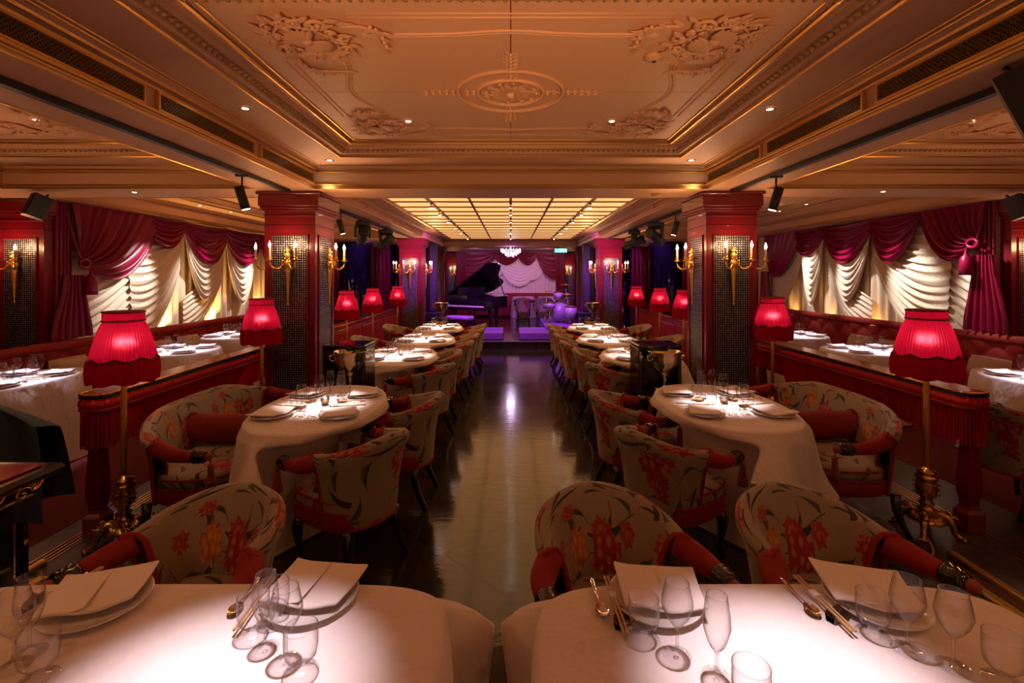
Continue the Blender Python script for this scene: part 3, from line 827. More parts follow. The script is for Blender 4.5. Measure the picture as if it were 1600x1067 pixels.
# magenta drapes and glossy columns closing the side bays
for s, nm in ((-1, 'left'), (1, 'right')):
    mb = MB(); vfolds(mb, (s*3.0, 14.4, 0), (s*5.6, 14.4, 0), .02, 2.5, (0, -1, 0), 22, .05); o = mb.build('curtain', 'satin'); tag(o, 'dark magenta curtain closing the far end of the %s bay' % nm, 'curtain')
    for k, (x, y, r) in enumerate(((4.15, 12.9, .42), (3.15, 13.6, .22))):
        o = MB().lathe([(r+.05, 0), (r+.05, .1), (r, .12), (r, ZS-.12), (r+.04, ZS-.1), (r+.04, ZS-.01)], 32, (s*x, y, 0)).build('glossy_column', mat('black_mirror_%s%d' % (nm, k), (.02, .018, .03), .05, .7))
        tag(o, '%s mirror-black round column in the far end of the %s bay' % (('stout', 'slender')[k], nm), 'column')

# ================================================================== BANQUETTES
def tufted(mb, P, su, sv, nu, nv, A=.04):
    """P(u,v,h) -> point; u, v in metres"""
    pass
def banquette(side, X, ztop, y0, y1):
    s = -1 if side == 'left' else 1
    t = thing('tufted_banquette', 'long red velvet banquette with deep buttoned back along the %s wall' % side, 'banquette', (X, 0, 0))
    L = y1 - y0; h0, h1 = .46, ztop - .10; H = h1 - h0; su, sv = .21, H/2
    def hh(u, v):
        a = u/su + v/sv; b = u/su - v/sv
        return .055*(abs(math.sin(PI*a/1))*abs(math.sin(PI*b/1)))**.45 if True else 0
    mb = MB(); nu, nv = int(L/.03), 14
    def fn(u, v):
        U, V = u*L, v*H
        a = U/su/2 + V/sv/2; b = U/su/2 - V/sv/2
        h = .06*(abs(math.sin(PI*a))*abs(math.sin(PI*b)))**.5
        return (-s*(.02 + h - .03*v), y0+U, h0+V)
    mb.grid(fn, nu, nv, flip=(s > 0)); mb.box((s*.01, y0, .1), (s*.03, y1, h1))
    mb.build('buttoned_back', 'velvet', t)
    r = MB(); r.tube([(-s*.012, y0 + i*L/40, ztop-.055) for i in range(41)], .056, 10); r.build('top_roll', 'velvet', t)
    st = MB(); st.box((-s*.03, y0, .30), (-s*.45, y1, .47), .05); st.build('seat_cushion', 'velvetd', t)
    b = MB(); b.box((s*.02, y0, .004), (-s*.41, y1, .298)); b.build('base', 'velvetd', t)
    bt = MB()
    n = int(L/su)
    for i in range(n*2+1):
        for jv in range(0, 5):
            a2 = i; 
            if (i + jv) % 2: continue
            yy = i*su; zz = jv*sv*.5
            if zz > H-.01 or yy > L: continue
            bt.ball((-s*.028, y0+yy*1.0, h0+zz), (.008, .012, .012), 6, 4)
    bt.build('buttons', 'velvetd', t)['kind'] = 'stuff'
banquette('left', -5.19, .90, 2.2, 11.0)
banquette('right', 5.62, .985, 2.2, 11.0)
t = thing('tufted_banquette', 'straight scarlet banquette under the back wall curtain', 'banquette', (0, 17.75, .18))
MB().box((-2.0, .12, .02), (2.0, .22, .84), .04).build('back', 'velvet', t)
MB().box((-2.0, -.45, .02), (2.0, .12, .42), .05).build('seat_cushion', 'velvetd', t)

# cushions on the side banquettes
def cushion_make():
    mb = MB()
    def fn(u, v):
        a, b = u*2-1, v*2-1
        r = (1-a**4)*(1-b**4)
        return (a*.24*(1-.04*b*b), -.012 - .075*r**.5, .125 + b*.12*(1-.04*a*a))
    mb.grid(fn, 12, 10); mb.grid(lambda u, v: (lambda p: (p[0], -p[1]-.024+.0, p[2]))(fn(u, v)), 12, 10, flip=True)
    o = thing('scatter_cushion', '', 'cushion'); mb.build('cover', 'beige', o)
    pp = []
    for k in range(40):
        q = k/10; i = int(q); f = q-i
        a, b = [(-1+2*f, -1), (1, -1+2*f), (1-2*f, 1), (-1, 1-2*f)][i]
        pp.append((a*.24*(1-.04*b*b), -.012, .125+b*.12*(1-.04*a*a)))
    MB().tube(pp, .006, 5, closed=True).build('piping', 'beige', o)
    return o
cushion = Kind(cushion_make)
for s, X, nm in ((-1, -5.03, 'left'), (1, 5.46, 'right')):
    ys = (4.15, 4.75, 5.55, 6.15, 7.0, 7.6)
    od = ('nearest', 'second nearest', 'third from the front', 'fourth from the front', 'fifth from the front', 'farthest visible')
    for y, q in zip(ys, od):
        o = cushion((X, y, .475), s*(-PI/2) + PI*0, 'oatmeal cushion leaning on the %s banquette, %s of its row' % (nm, q), 'oatmeal cushions on the %s banquette' % nm)
        o.rotation_euler = Euler((-.28, 0, -s*PI/2), 'XYZ')

# ================================================================== FRINGED PARTITION RAILS
def fringe(mb, y0, y1, x, ztop, zbot, dens=.011, thick=.005, wob=.012, drop=None):
    n = int((y1-y0)/dens); rnd = random.Random(int(ztop*1000))
    for i in range(n):
        y = y0 + (i+.5)*(y1-y0)/n; zb = (drop(y) if drop else zbot) + rnd.uniform(-.006, .006); dx = rnd.uniform(-.004, .004); dy = rnd.uniform(-.002, .002)
        mb.tube([(x+dx*.3, y, ztop), (x+dx, y+dy, (ztop+zb)/2), (x+dx*1.5, y+dy*2, zb)], [thick*.85, thick, thick*1.1], 4, False, cap=False)
def front_rail(side, X, y0, y1, zt):
    s = -1 if side == 'left' else 1     # X inner face, body extends outward
    t = thing('fringed_rail', 'fringed red leather partition rail with brass edging on the near %s side' % side, 'partition', (X, 0, 0))
    W = .17
    def rounded(e, y_a, y_b):    # plan of the rail top, near end rounded
        P = [(s*0 - s*e, y_b), ]
        for k in range(9):
            a = PI*k/8; P.append((s*(W/2) - s*(W/2+e)*math.cos(a), y_a + W/2 - (W/2+e)*math.sin(a)*.7))
        P.append((s*(W+e), y_b)); 
        return P if s < 0 else P
    def pr(e, z0, z1, nm, m):
        P = rounded(e, y0, y1)
        if s < 0: P = P[::-1]
        return MB().prism(P, z0, z1).build(nm, m, t)
    pr(-.03, .58, zt-.03, 'core', 'velvetd')
    pr(.014, zt-.03, zt-.012, 'leather_edge', 'blackm')
    pr(-.006, zt-.012, zt, 'top_pad', mat('red_leather_top_%s' % side, (.42, .012, .012), .22, coat=.5))
    b = MB(); P = rounded(.006, y0, y1); b.tube([(x, y, zt-.006) for x, y in P], .009, 6)
    b.build('brass_edging', 'brass', t)
    # gathered heading
    hd = MB(); P = rounded(0, y0, y1); path = []
    for i in range(len(P)-1):
        a, c = Vector(P[i]), Vector(P[i+1]); n = max(1, int((c-a).length/.008))
        for k in range(n): path.append(a.lerp(c, k/n))
    path.append(Vector(P[-1]))
    def fn(u, v):
        q = path[min(int(u*(len(path)-1)+.5), len(path)-1)]; c = Vector((s*W/2, min(max(q.y, y0+W/2), y1)))
        d = (q-c); d = d.normalized() if d.length > 1e-6 else Vector((1, 0)); bul = .014*math.sin(PI*v) + .005*math.sin(u*(len(path)-1)*PI*.55)
        return (q.x + d.x*bul, q.y + d.y*bul, lerp(zt-.032, zt-.10, v))
    hd.grid(fn, len(path)-1, 5); hd.build('gathered_heading', mat('gathered_red_velvet_'+side, (.50, .008, .010), .7, sheen=.3, sheencol=(1, .1, .1)), t)
    cd = MB(); cd.tube([(x + 0, y, zt-.105) for x, y in rounded(.006, y0, y1)], .009, 6); cd.build('cord', 'velvet', t)
    fr = MB(); rnd = random.Random(3); zb = zt - .345
    step = 1
    acc = 0; last = path[0]
    pts = []
    for p in path: 
        if (p-last).length >= .0105 or not pts: pts.append(p); last = p
    for p in pts:
        c = Vector((s*W/2, min(max(p.y, y0+W/2), y1))); d = (p-c); d = d.normalized() if d.length > 1e-6 else Vector((1, 0))
        q = rnd.uniform(-.004, .006); z = zb + rnd.uniform(-.008, .006) + .03*sstep((p.y - y0 - .35)/.3)
        fr.tube([(p.x, p.y, zt-.108), (p.x+d.x*q, p.y+d.y*q, z)], [.0042, .0056], 4, False, cap=False)
    fr.build('fringe', 'rail_fringe', t)['kind'] = 'stuff'
    for yp in (y0 + .10, y1 - .16):
        p = MB(); w = .045; xc = s*W/2
        prof = [(.055, .004), (.055, .115), (.048, .125), (.040, .14), (.032, .16), (.036, .175), (.034, .19), (.044, .24), (.045, .33), (.032, .575), (.045, .61), (.05, .70)]
        def sq(r, z): return [(xc-r, yp-r, z), (xc+r, yp-r, z), (xc+r, yp+r, z), (xc-r, yp+r, z)]
        vs = []
        for r, z in prof: vs += sq(r, z)
        fs = [(3, 2, 1, 0)] + [(j*4+i, j*4+(i+1) % 4, j*4+4+(i+1) % 4, j*4+4+i) for j in range(len(prof)-1) for i in range(4)]
        p.add(vs, fs); p.build('post', 'red_paint', t)
    for k in range(2):
        yy = lerp(y0, y1, .22 + .36*k)
        g = MB(); sweep(g, lambda v: (-s*.02, yy, zt-.16-.02*v), lambda v: (-s*.02, yy+.42, zt-.16-.02*v), lambda v: .12+.24*v, (-s, 0, 0), 5, .010, .0, .03, nu=16, nv=20, seed=60+k)
        g.build('fringe_swag', 'rail_fringe', t)
front_rail('left', -2.56, 3.0, 5.03, .907)
front_rail('right', 2.90, 3.05, 5.9, .907)
def back_rail(side, X, y0, y1):
    s = -1 if side == 'left' else 1; zt = .905
    t = thing('panelled_rail', 'red panelled partition rail with a padded top behind the %s row of far lamps' % side, 'partition', (X, 0, 0))
    MB().box((0, y0, .004), (s*.12, y1, zt-.04)).build('body', 'panel', t)
    MB().box((-s*.025, y0, zt-.04), (s*.15, y1, zt), .015).build('top_pad', mat('red_pad_%s' % side, (.35, .012, .01), .3, coat=.4), t)
    b = MB(); b.tube([(-s*.027, y0, zt-.012), (-s*.027, y1, zt-.012)], .008, 6); b.tube([(-s*.006, y0, zt-.09), (-s*.006, y1, zt-.09)], .006, 6); b.build('brass_edging', 'brass', t)
    n = int((y1-y0)/1.15)
    for k in range(n):
        a, c = lerp(y0, y1, k/n)+.06, lerp(y0, y1, (k+1)/n)-.06; p = MB()
        p.box((-s*.002, a, .14), (-s*.012, c, zt-.12), .005)
        for q in range(int((c-a)/.09)): p.box((-s*.012, a+.04+q*.09, .16), (-s*.016, a+.044+q*.09, zt-.14))
        p.build('leather_panel', 'panel', t)
back_rail('left', -2.60, 5.6, 11.2)
back_rail('right', 2.90, 5.95, 11.0)
# ================================================================== LAMPS AND SCONCES
def floor_lamp_make():
    t = thing('floor_lamp', '', 'floor lamp')
    # claw-footed brass base
    b = MB()
    for k in range(4):
        a = PI/4 + k*PI/2; ca, sa = math.cos(a), math.sin(a)
        P = lambda r, z, w=0: (r*ca - w*sa, r*sa + w*ca, z)
        b.tube([P(.03, .115), P(.07, .135), P(.105, .12), P(.13, .075), P(.135, .04), P(.155, .018), P(.18, .014)], [.02, .024, .026, .022, .016, .018, .015], 8)
        for w in (-.014, 0, .014): b.ball(P(.185, .010, w), (.016, .012, .010), 6, 4)
        spiral(b, .12*ca, .12*sa, .125, .024, 1.1, a, 1, .010, 10)
        b.tube([P(.10, .11), P(.12, .15), P(.10, .165), P(.085, .145)], [.012, .012, .008, .004], 6)
    for k in range(24):
        a = 2*PI*k/24; b.tube([(.05*math.cos(a), .05*math.sin(a), .125), (.105*math.cos(a), .105*math.sin(a), .085)], [.010, .006], 5)
    b.lathe([(.105, .078), (.11, .085), (.085, .105), (.055, .12), (.045, .14), (.052, .15), (.035, .16), (.03, .175)], 24, rip=lambda a, z: 1+.05*math.cos(12*a))
    b.build('claw_foot_base', 'brass', t)
    v = MB(); v.lathe([(.03, .172), (.045, .185), (.030, .20), (.034, .22), (.055, .25), (.058, .28), (.052, .32), (.048, .335), (.060, .345), (.060, .36), (.040, .368), (.052, .378), (.052, .39), (.024, .40), (.018, .415)], 24, rip=lambda a, z: 1 + (.07*math.cos(10*a) if .22 < z < .33 else 0))
    for k in range(8):
        a = 2*PI*k/8
        for z in (.25, .285, .315): leaf(v, .05*math.cos(a), .05*math.sin(a), z, a, .022, .012)
    v.build('stem_vase', 'brass', t)
    MB().lathe([(.0165, .41), (.0165, 1.40)], 14).build('pole', mat('satin_gold_pole', (.95, .52, .13), .48, .55), t)
    MB().lathe([(.0165, 1.0), (.0001, 1.0)], 6)
    sh = MB()
    prof = [(.104, 1.43), (.106, 1.425), (.106, 1.375), (.104, 1.368), (.112, 1.35), (.128, 1.31), (.145, 1.26), (.160, 1.20), (.170, 1.155)]
    def rr(a, k): return 1 + .016*math.cos(a*56) * (1 if k > 2 else .6) + .02*math.cos(a*8)*(max(0, (k-3)/5))
    def fn(u, v):
        k = v*(len(prof)-1); i = min(int(k), len(prof)-2); f = k-i; r = lerp(prof[i][0], prof[i+1][0], f); z = lerp(prof[i][1], prof[i+1][1], f)
        a = 2*PI*u; sc = -.022*abs(math.cos(4*a))*sstep((v-.6)/.4)
        return (r*rr(a, k)*math.cos(a), r*rr(a, k)*math.sin(a), z + sc)
    sh.grid(fn, 280, 14, closeu=True, flip=True); sh.build('lamp_shade', 'shade', t)
    br = MB()
    br.tube([(fn(k/96, 1)[0]*1.015, fn(k/96, 1)[1]*1.015, fn(k/96, 1)[2]) for k in range(96)], .0062, 6, closed=True)
    br.build('scallop_braid', 'braid', t)
    for z, r in ((1.374, .108), (1.428, .107)): MB().tube([(r*math.cos(a), r*math.sin(a), z) for a in [2*PI*k/32 for k in range(32)]], .0055, 6, closed=True).build('collar_braid', 'braid', t)
    fr = MB()
    def ff(u, v):
        a = 2*PI*u; top = fn(u, 1); r = math.hypot(top[0], top[1])*1.012
        q = 1 + .012*math.sin(a*90) ; w = r*q*(1 + .06*math.sin(v*PI*.7) + .03*abs(math.cos(4*a)) - .05*v*v)
        return (w*math.cos(a), w*math.sin(a), lerp(top[2]-.003, 1.008 - .012*abs(math.cos(4*a)), v))
    fr.grid(ff, 220, 5, closeu=True, flip=True); fr.build('fringe', 'fringe', t)
    bu = MB().ball((0, 0, 1.24), (.028, .028, .038), 12, 8); bu.build('bulb', emis('lamp_bulb', (1, .62, .40), 9), t)
    lamp('POINT', 'lamp_light', (0, 0, 1.24), LP['shade'], (1.0, .50, .34), .03, parent=t)
    return t
floor_lamp = Kind(floor_lamp_make)
for s, X, ys in (('left', -2.40, (3.0, 4.66, 7.25, 8.62, 10.5)), ('right', 2.69, (3.13, 4.97, 7.62, 8.85, 10.5))):
    nm = ('nearest', 'second', 'third', 'fourth', 'farthest')
    for i, y in enumerate(ys):
        x = X if i < 2 else (X + (-.06 if X < 0 else .04))
        floor_lamp((x, y, 0), .2*i, 'brass floor lamp with fringed red shade, %s in the %s row' % (nm[i], s), 'brass floor lamps with fringed red shades')
# cable of the right lamp
K_ = [(2.62, 3.05, .014), (2.5, 2.86, .010), (2.36, 2.82, .009), (2.16, 2.92, .009), (2.06, 3.05, .009), (2.14, 3.16, .010), (2.30, 3.08, .014), (2.44, 2.94, .022), (2.30, 2.78, .012), (2.02, 2.95, .010), (1.85, 3.05, .009)]
def crom(K, n=8):
    out = []
    for i in range(len(K)-1):
        p0, p1, p2, p3 = [Vector(K[max(0, min(len(K)-1, i+j))]) for j in (-1, 0, 1, 2)]
        for k in range(n):
            t_ = k/n; out.append(.5*((2*p1) + (p2-p0)*t_ + (2*p0-5*p1+4*p2-p3)*t_*t_ + (3*p1-p0-3*p2+p3)*t_**3))
    return out + [Vector(K[-1])]
cb = MB().tube(crom(K_), .006, 6)
tag(cb.build('lamp_cable', 'cable'), 'thin gold cable looped on the floor by the nearest right lamp', 'cable')

def sconce_make():
    """two-armed gilt sconce, back at y=0, arms towards -y; origin at the candle cup height"""
    t = thing('wall_sconce', '', 'wall lamp')
    b = MB()
    prof = [(.002, -.46), (.008, -.45), (.010, -.43), (.005, -.42), (.008, -.40), (.013, -.33), (.019, -.22), (.025, -.12), (.030, -.09), (.022, -.07), (.034, -.05), (.040, -.02), (.030, .0), (.022, .02), (.030, .04), (.034, .06), (.022, .085), (.018, .10), (.026, .115), (.016, .13), (.008, .16), (.002, .165)]
    b.lathe(prof, 14, (0, -.03, 0), rip=lambda a, z: 1+.10*math.cos(6*a))
    for sg in (-1, 1): leaf(b, sg*.015, -.04, .05, PI/2 - sg*.8, .05, .02); 
    for sg in (-1, 1):
        for k in range(5): b.ball((sg*(.022), -.05, -.05 + k*.04), .010, 6, 4)
    b.tube([(0, 0, -.02), (0, -.03, -.02)], .02, 8)
    b.build('back_stem', 'gold', t)
    for sg in (-1, 1):
        a = MB(); c = lambda x, y, z: (sg*x, y, z)
        a.tube([c(.02, -.05, -.06), c(.045, -.07, -.02), c(.035, -.075, .012), c(.018, -.07, .0), c(.03, -.07, -.03), c(.06, -.09, -.075), c(.095, -.12, -.075), c(.122, -.145, -.045), c(.13, -.15, 0)], [.007, .008, .006, .004, .007, .009, .009, .008, .007], 8)
        a.lathe([(.006, 0), (.012, .006), (.034, .014), (.036, .020), (.014, .022), (.017, .034), (.017, .05), (.010, .052)], 12, (sg*.13, -.15, 0))
        arm = a.build('arm', 'gold', t)
        MB().lathe([(.0115, .05), (.0125, .055), (.0120, .135), (.008, .14)], 10, (sg*.13, -.15, 0)).build('candle_tube', 'candle', arm)
        MB().lathe([(.006, .138), (.0125, .155), (.0125, .168), (.005, .190), (.0008, .205)], 10, (sg*.13, -.15, 0), cap=False).build('flame_bulb', 'flame', arm)
    lamp('POINT', 'sconce_light', (0, -.17, .19), LP['candle'], WARM, .05, parent=t)
    return t
sconce = Kind(sconce_make)
ZC = 1.80
SG = 'gilt two-candle wall sconces'
for x, nm in ((-2.305, 'left'), (2.305, 'right')):
    sg = -1 if x < 0 else 1
    sconce((x, 5.035, ZC), 0, 'gilt candle sconce on the front face of the near %s pillar' % nm, SG)
    sconce((x - sg*.28, 5.315, ZC), (-sg)*-PI/2 + PI*0 if False else (PI/2 if sg < 0 else -PI/2), 'gilt candle sconce on the aisle face of the near %s pillar' % nm, SG)
    sconce((x + sg*.28, 5.315, ZC), (-PI/2 if sg < 0 else PI/2), 'gilt candle sconce on the outer face of the near %s pillar' % nm, SG)
    sconce((sg*2.34, 11.285, ZC), 0, 'gilt candle sconce on the front of the farther %s pillar' % nm, SG)
    sconce((sg*(2.34-.28), 11.565, ZC), (PI/2 if sg < 0 else -PI/2), 'gilt candle sconce on the aisle face of the farther %s pillar' % nm, SG)
    sconce((sg*(2.34+.28), 11.565, ZC), (-PI/2 if sg < 0 else PI/2), 'gilt candle sconce on the outer face of the farther %s pillar' % nm, SG)
    sconce((-5.60 if sg < 0 else 5.93, 5.485, ZC), 0, 'gilt candle sconce on the %s wall pilaster' % nm, SG)
    sconce((sg*2.16, YB-.16, 1.78), 0, 'small gilt sconce on the back wall %s of the drapes' % nm, SG)
    sconce((sg*4.75, 14.3, 1.75), 0, 'small gilt sconce against the magenta curtain in the far %s bay' % nm, SG)

# ceiling fittings
def downlight_make():
    t = thing('downlight', '', 'downlight')
    MB().lathe([(.042, 0), (.045, -.003), (.034, -.006), (.020, -.003)], 20, cap=False).build('rim', 'cream', t)
    MB().lathe([(.0001, -.0025), (.020, -.003)], 20, cap=False).build('lens', 'hot', t)
    return t
downlight = Kind(downlight_make)
def px(x, y, Y): return ((x-798)*Y/F, CAMZ + (431-y)*Y/F)
def Yat(y, z): return (z-CAMZ)*F/(431-y)
dl = []
for (x_, y_, z, nm) in ((383, 169, 2.743, 'left side of the near coffer border'), (1203, 170, 2.743, 'right side of the near coffer border'), (638, 189, 2.853, 'near coffer panel, left of the ceiling rose'), (956, 189, 2.853, 'near coffer panel, right of the ceiling rose'),
                   (210, 300, ZS, 'left cross beam near the loudspeaker'), (1380, 299, ZS, 'right cross beam near the loudspeaker'), (515, 250, 2.743, 'far left corner of the near coffer border'), (1080, 250, 2.743, 'far right corner of the near coffer border'),
                   (57, 187, 2.853, 'left bay ceiling panel'), (1517, 188, 2.853, 'right bay ceiling panel'),
                   (312, 321, 2.743, 'far left bay coffer, nearest'), (361, 331, 2.743, 'far left bay coffer, farther'), (1260, 319, 2.743, 'far right bay coffer, nearest'), (1218, 330, 2.743, 'far right bay coffer, farther')):
    Y = Yat(y_, z); X = (x_-798)*Y/F; downlight((X, Y, z), 0, 'small recessed downlight in the ' + nm, 'recessed ceiling downlights'); dl.append((X, Y, z))
t = thing('smoke_detector', 'round white smoke detector on the near ceiling panel, right of the rose', 'smoke detector', ((1022-798)*Yat(88, 2.85)/F, Yat(88, 2.85), 2.853))
MB().lathe([(.05, 0), (.052, -.012), (.04, -.02), (.028, -.03), (.0001, -.032)], 20, cap=False).build('body', 'cream', t); MB().lathe([(.012, -.031), (.010, -.036), (.0001, -.037)], 10, cap=False).build('sensor', 'blackm', t)
t = thing('smoke_detector', 'white detector on the cross beam above the aisle, right side', 'smoke detector', ((1025-798)*5.2/F, 5.2, ZS-.002))
MB().lathe([(.05, 0), (.052, -.014), (.035, -.028), (.0001, -.03)], 20, cap=False).build('body', 'cream', t)

# black lighting tracks and their spot heads
def track(nm, x, y0, y1, lab):
    t = thing('lighting_track', lab, 'track', (x, 0, ZS-.003))
    MB().box((-.022, y0, -.035), (.022, y1, 0)).box((-.034, lerp(y0, y1, .55), -.04), (.034, lerp(y0, y1, .55)+.25, -.0)).build('rail', 'blackm', t)
    return t
track('l', -2.25, YN+.3, 4.9, 'long black lighting track under the near left beam')
track('r', 2.25, YN+.3, 4.9, 'long black lighting track under the near right beam')
track('l', -2.25, 5.7, 11.1, 'black lighting track under the far left beam')
track('r', 2.25, 5.7, 11.1, 'black lighting track under the far right beam')
def head_make():
    t = thing('track_spotlight', '', 'spotlight')
    MB().box((-.018, -.05, -.05), (.018, .05, -.034)).tube([(0, 0, -.05), (0, 0, -.14)], .008, 6).build('adapter', 'blackm', t)
    mb = MB().lathe([(.034, .09), (.038, .085), (.038, -.10), (.034, -.105)], 18); mb.xf(Matrix.Translation((0, 0, -.22)) @ Matrix.Rotation(.28, 4, 'X')); 
    c = mb.build('barrel', 'blackm', t)
    l = MB().lathe([(.0001, -.1055), (.032, -.106)], 18, cap=False); l.xf(Matrix.Translation((0, 0, -.22)) @ Matrix.Rotation(.28, 4, 'X')); l.build('lens', 'hot', c)
    return t
head = Kind(head_make)
ZT = ZS - .0
for (x, y, rz, lab) in ((-2.25, 4.05, -1.2, 'near left'), (2.25, 4.10, 1.2, 'near right'), (-2.25, 6.4, -1.2, 'far left'), (2.25, 6.6, 1.2, 'far right')):
    head((x, y, ZT), rz, 'black cylinder spotlight hanging from the %s lighting track' % lab, 'black cylinder spotlights')
def mover(x, y, lab, k):
    t = thing('moving_head_light', lab, 'stage light', (x, y, ZS-.04), .4*k)
    MB().box((-.10, -.10, -.09), (.10, .10, -.005), .015).build('base', 'blackm', t)
    mb = MB(); 
    for s in (-1, 1): mb.box((s*.09, -.04, -.26), (s*.12, .04, -.08), .01)
    mb.box((-.12, -.04, -.115), (.12, .04, -.088), .004)
    mb.build('yoke', 'blackm', t)
    b = MB().lathe([(.05, -.20), (.075, -.18), (.08, .0), (.07, .10), (.085, .16), (.085, .19), (.05, .195)], 18); b.xf(Matrix.Translation((0, 0, -.24)) @ Matrix.Rotation(1.2, 4, 'X')); bb = b.build('head', 'blackm', t)
    for s in (-1, 1): MB().box((s*.03, -.20, -.235), (s*.034, .10, -.20)).build('side_trim', 'steel', t)
mover(-2.25, 7.35, 'black moving-head stage light hanging left of the aisle, nearer of two', 1); mover(-2.25, 8.7, 'black moving-head stage light hanging left of the aisle, farther of two', 2)
mover(2.25, 7.5, 'black moving-head stage light hanging right of the aisle, nearer of two', -2); mover(2.25, 8.8, 'black moving-head stage light hanging right of the aisle, farther of two', 3)
def speaker(loc, rz, sc, lab):
    t = thing('loudspeaker', lab, 'loudspeaker', loc, rz)
    t.scale = (sc, sc, sc); t.rotation_euler = (-.35, 0, rz)
    P = []
    for k in range(9): a = -.9 + 1.8*k/8; P.append((.17*math.sin(a)/.78, -.14 - .05*math.cos(a)))
    P += [(.11, .12), (-.11, .12)]
    MB().prism(P, -.23, .23).build('cabinet', 'blackm', t)
    Q = [(x*.94, y-.012) for x, y in P[:9]] + [(x*.94, y+.004) for x, y in P[:9]][::-1]
    MB().prism(Q, -.215, .215).build('grille', mat('speaker_mesh', (.006, .006, .007), .7), t)
    MB().tube([(0, 0, .225), (0, .03, .30)], .02, 8).box((-.05, -.02, .22), (.05, .04, .24), .005).build('bracket', 'blackm', t)
speaker((-4.89, 5.02, 2.36), -.6, .52, 'black loudspeaker under the ceiling by the left wall pilaster')
speaker((5.27, 5.05, 2.36), .6, .52, 'black loudspeaker under the ceiling by the right wall pilaster')
speaker((2.13, 1.98, 2.37), .75, .58, 'big black loudspeaker cut off by the top right edge of the photo')
# tall column speakers at the stage
for s, nm in ((-1, 'left'), (1, 'right')):
    t = thing('column_speaker', 'tall black column loudspeaker on a bass cabinet at the %s edge of the stage' % nm, 'loudspeaker', (s*(1.98 if s < 0 else 1.94), 12.4, .18))
    MB().box((-.22, -.2, 0), (.22, .2, .55), .02).build('bass_cabinet', 'blackm', t)
    MB().box((-.09, -.09, .56), (.09, .1, 2.28), .01).build('column', 'blackm', t)
    MB().box((-.075, -.096, .60), (.075, -.091, 2.25)).build('grille', mat('column_mesh_'+nm, (.02, .018, .02), .6), t)
# chandelier
t = thing('chandelier', 'crystal chandelier glowing lilac above the stage', 'chandelier', (0, 14.8, 2.59))
MB().lathe([(.06, 0), (.05, -.03), (.012, -.04), (.012, -.16)], 14).lathe([(.30, -.12), (.31, -.13), (.29, -.14)], 32, cap=False).lathe([(.18, -.22), (.19, -.23), (.17, -.24)], 32, cap=False).build('frame', 'steel', t)
cr = MB(); rnd = random.Random(5)
for R, n, z0 in ((.30, 34, -.14), (.24, 26, -.18), (.17, 20, -.24), (.09, 12, -.28)):
    for k in range(n):
        a = 2*PI*k/n; L = rnd.uniform(.05, .09); cr.lathe([(.0001, 0), (.011, -.02), (.009, -L), (.0001, -L-.02)], 5, (R*math.cos(a), R*math.sin(a), z0 + .04*(k % 2)), False, cap=False)
cr.build('crystal_drops', 'crystal', t)['kind'] = 'stuff'
# exit sign
t = thing('exit_sign', 'green illuminated running-man exit sign hanging above the right side of the stage', 'sign', (1.48, 14.3, 2.40))
MB().box((-.19, -.015, -.065), (.19, .015, .065), .004).build('housing', 'steel', t)
MB().box((-.18, -.019, -.055), (.18, -.0155, .055)).build('sign_face', 'exitg', t)
g = MB(); yy = -.021
g.ball((-.03, yy, .036), (.010, .002, .010), 10, 6)
g.tube([(-.03, yy, .024), (-.035, yy, -.005)], .009, 5, flat=.3)
for P in (((-.03, yy, .02), (-.055, yy, .008), (-.06, yy, -.01)), ((-.03, yy, .018), (-.008, yy, .012), (-.0, yy, .024)), ((-.035, yy, -.005), (-.015, yy, -.022), (-.022, yy, -.045)), ((-.037, yy, -.005), (-.055, yy, -.02), (-.078, yy, -.028))): g.tube(P, .0045, 5, flat=.4)
g.box((.02, yy, -.045), (.024, yy+.002, .045)); g.box((.02, yy, .042), (.075, yy+.002, .046)); g.box((.071, yy, -.045), (.075, yy+.002, .045))
g.prism([(.10, -.012), (.14, -.012), (.14, -.028), (.17, 0), (.14, .028), (.14, .012), (.10, .012)], 0, .002) if False else None
g.tube([(.10, yy, 0), (.15, yy, 0)], .006, 5, flat=.3); g.tube([(.145, yy, .018), (.165, yy, 0), (.145, yy, -.018)], .005, 5, flat=.3)
g.build('pictogram', 'exitw', t)
MB().tube([(-.12, 0, .06), (-.12, 0, .13)], .004, 5).tube([(.12, 0, .06), (.12, 0, .13)], .004, 5).build('hanger', 'steel', t)
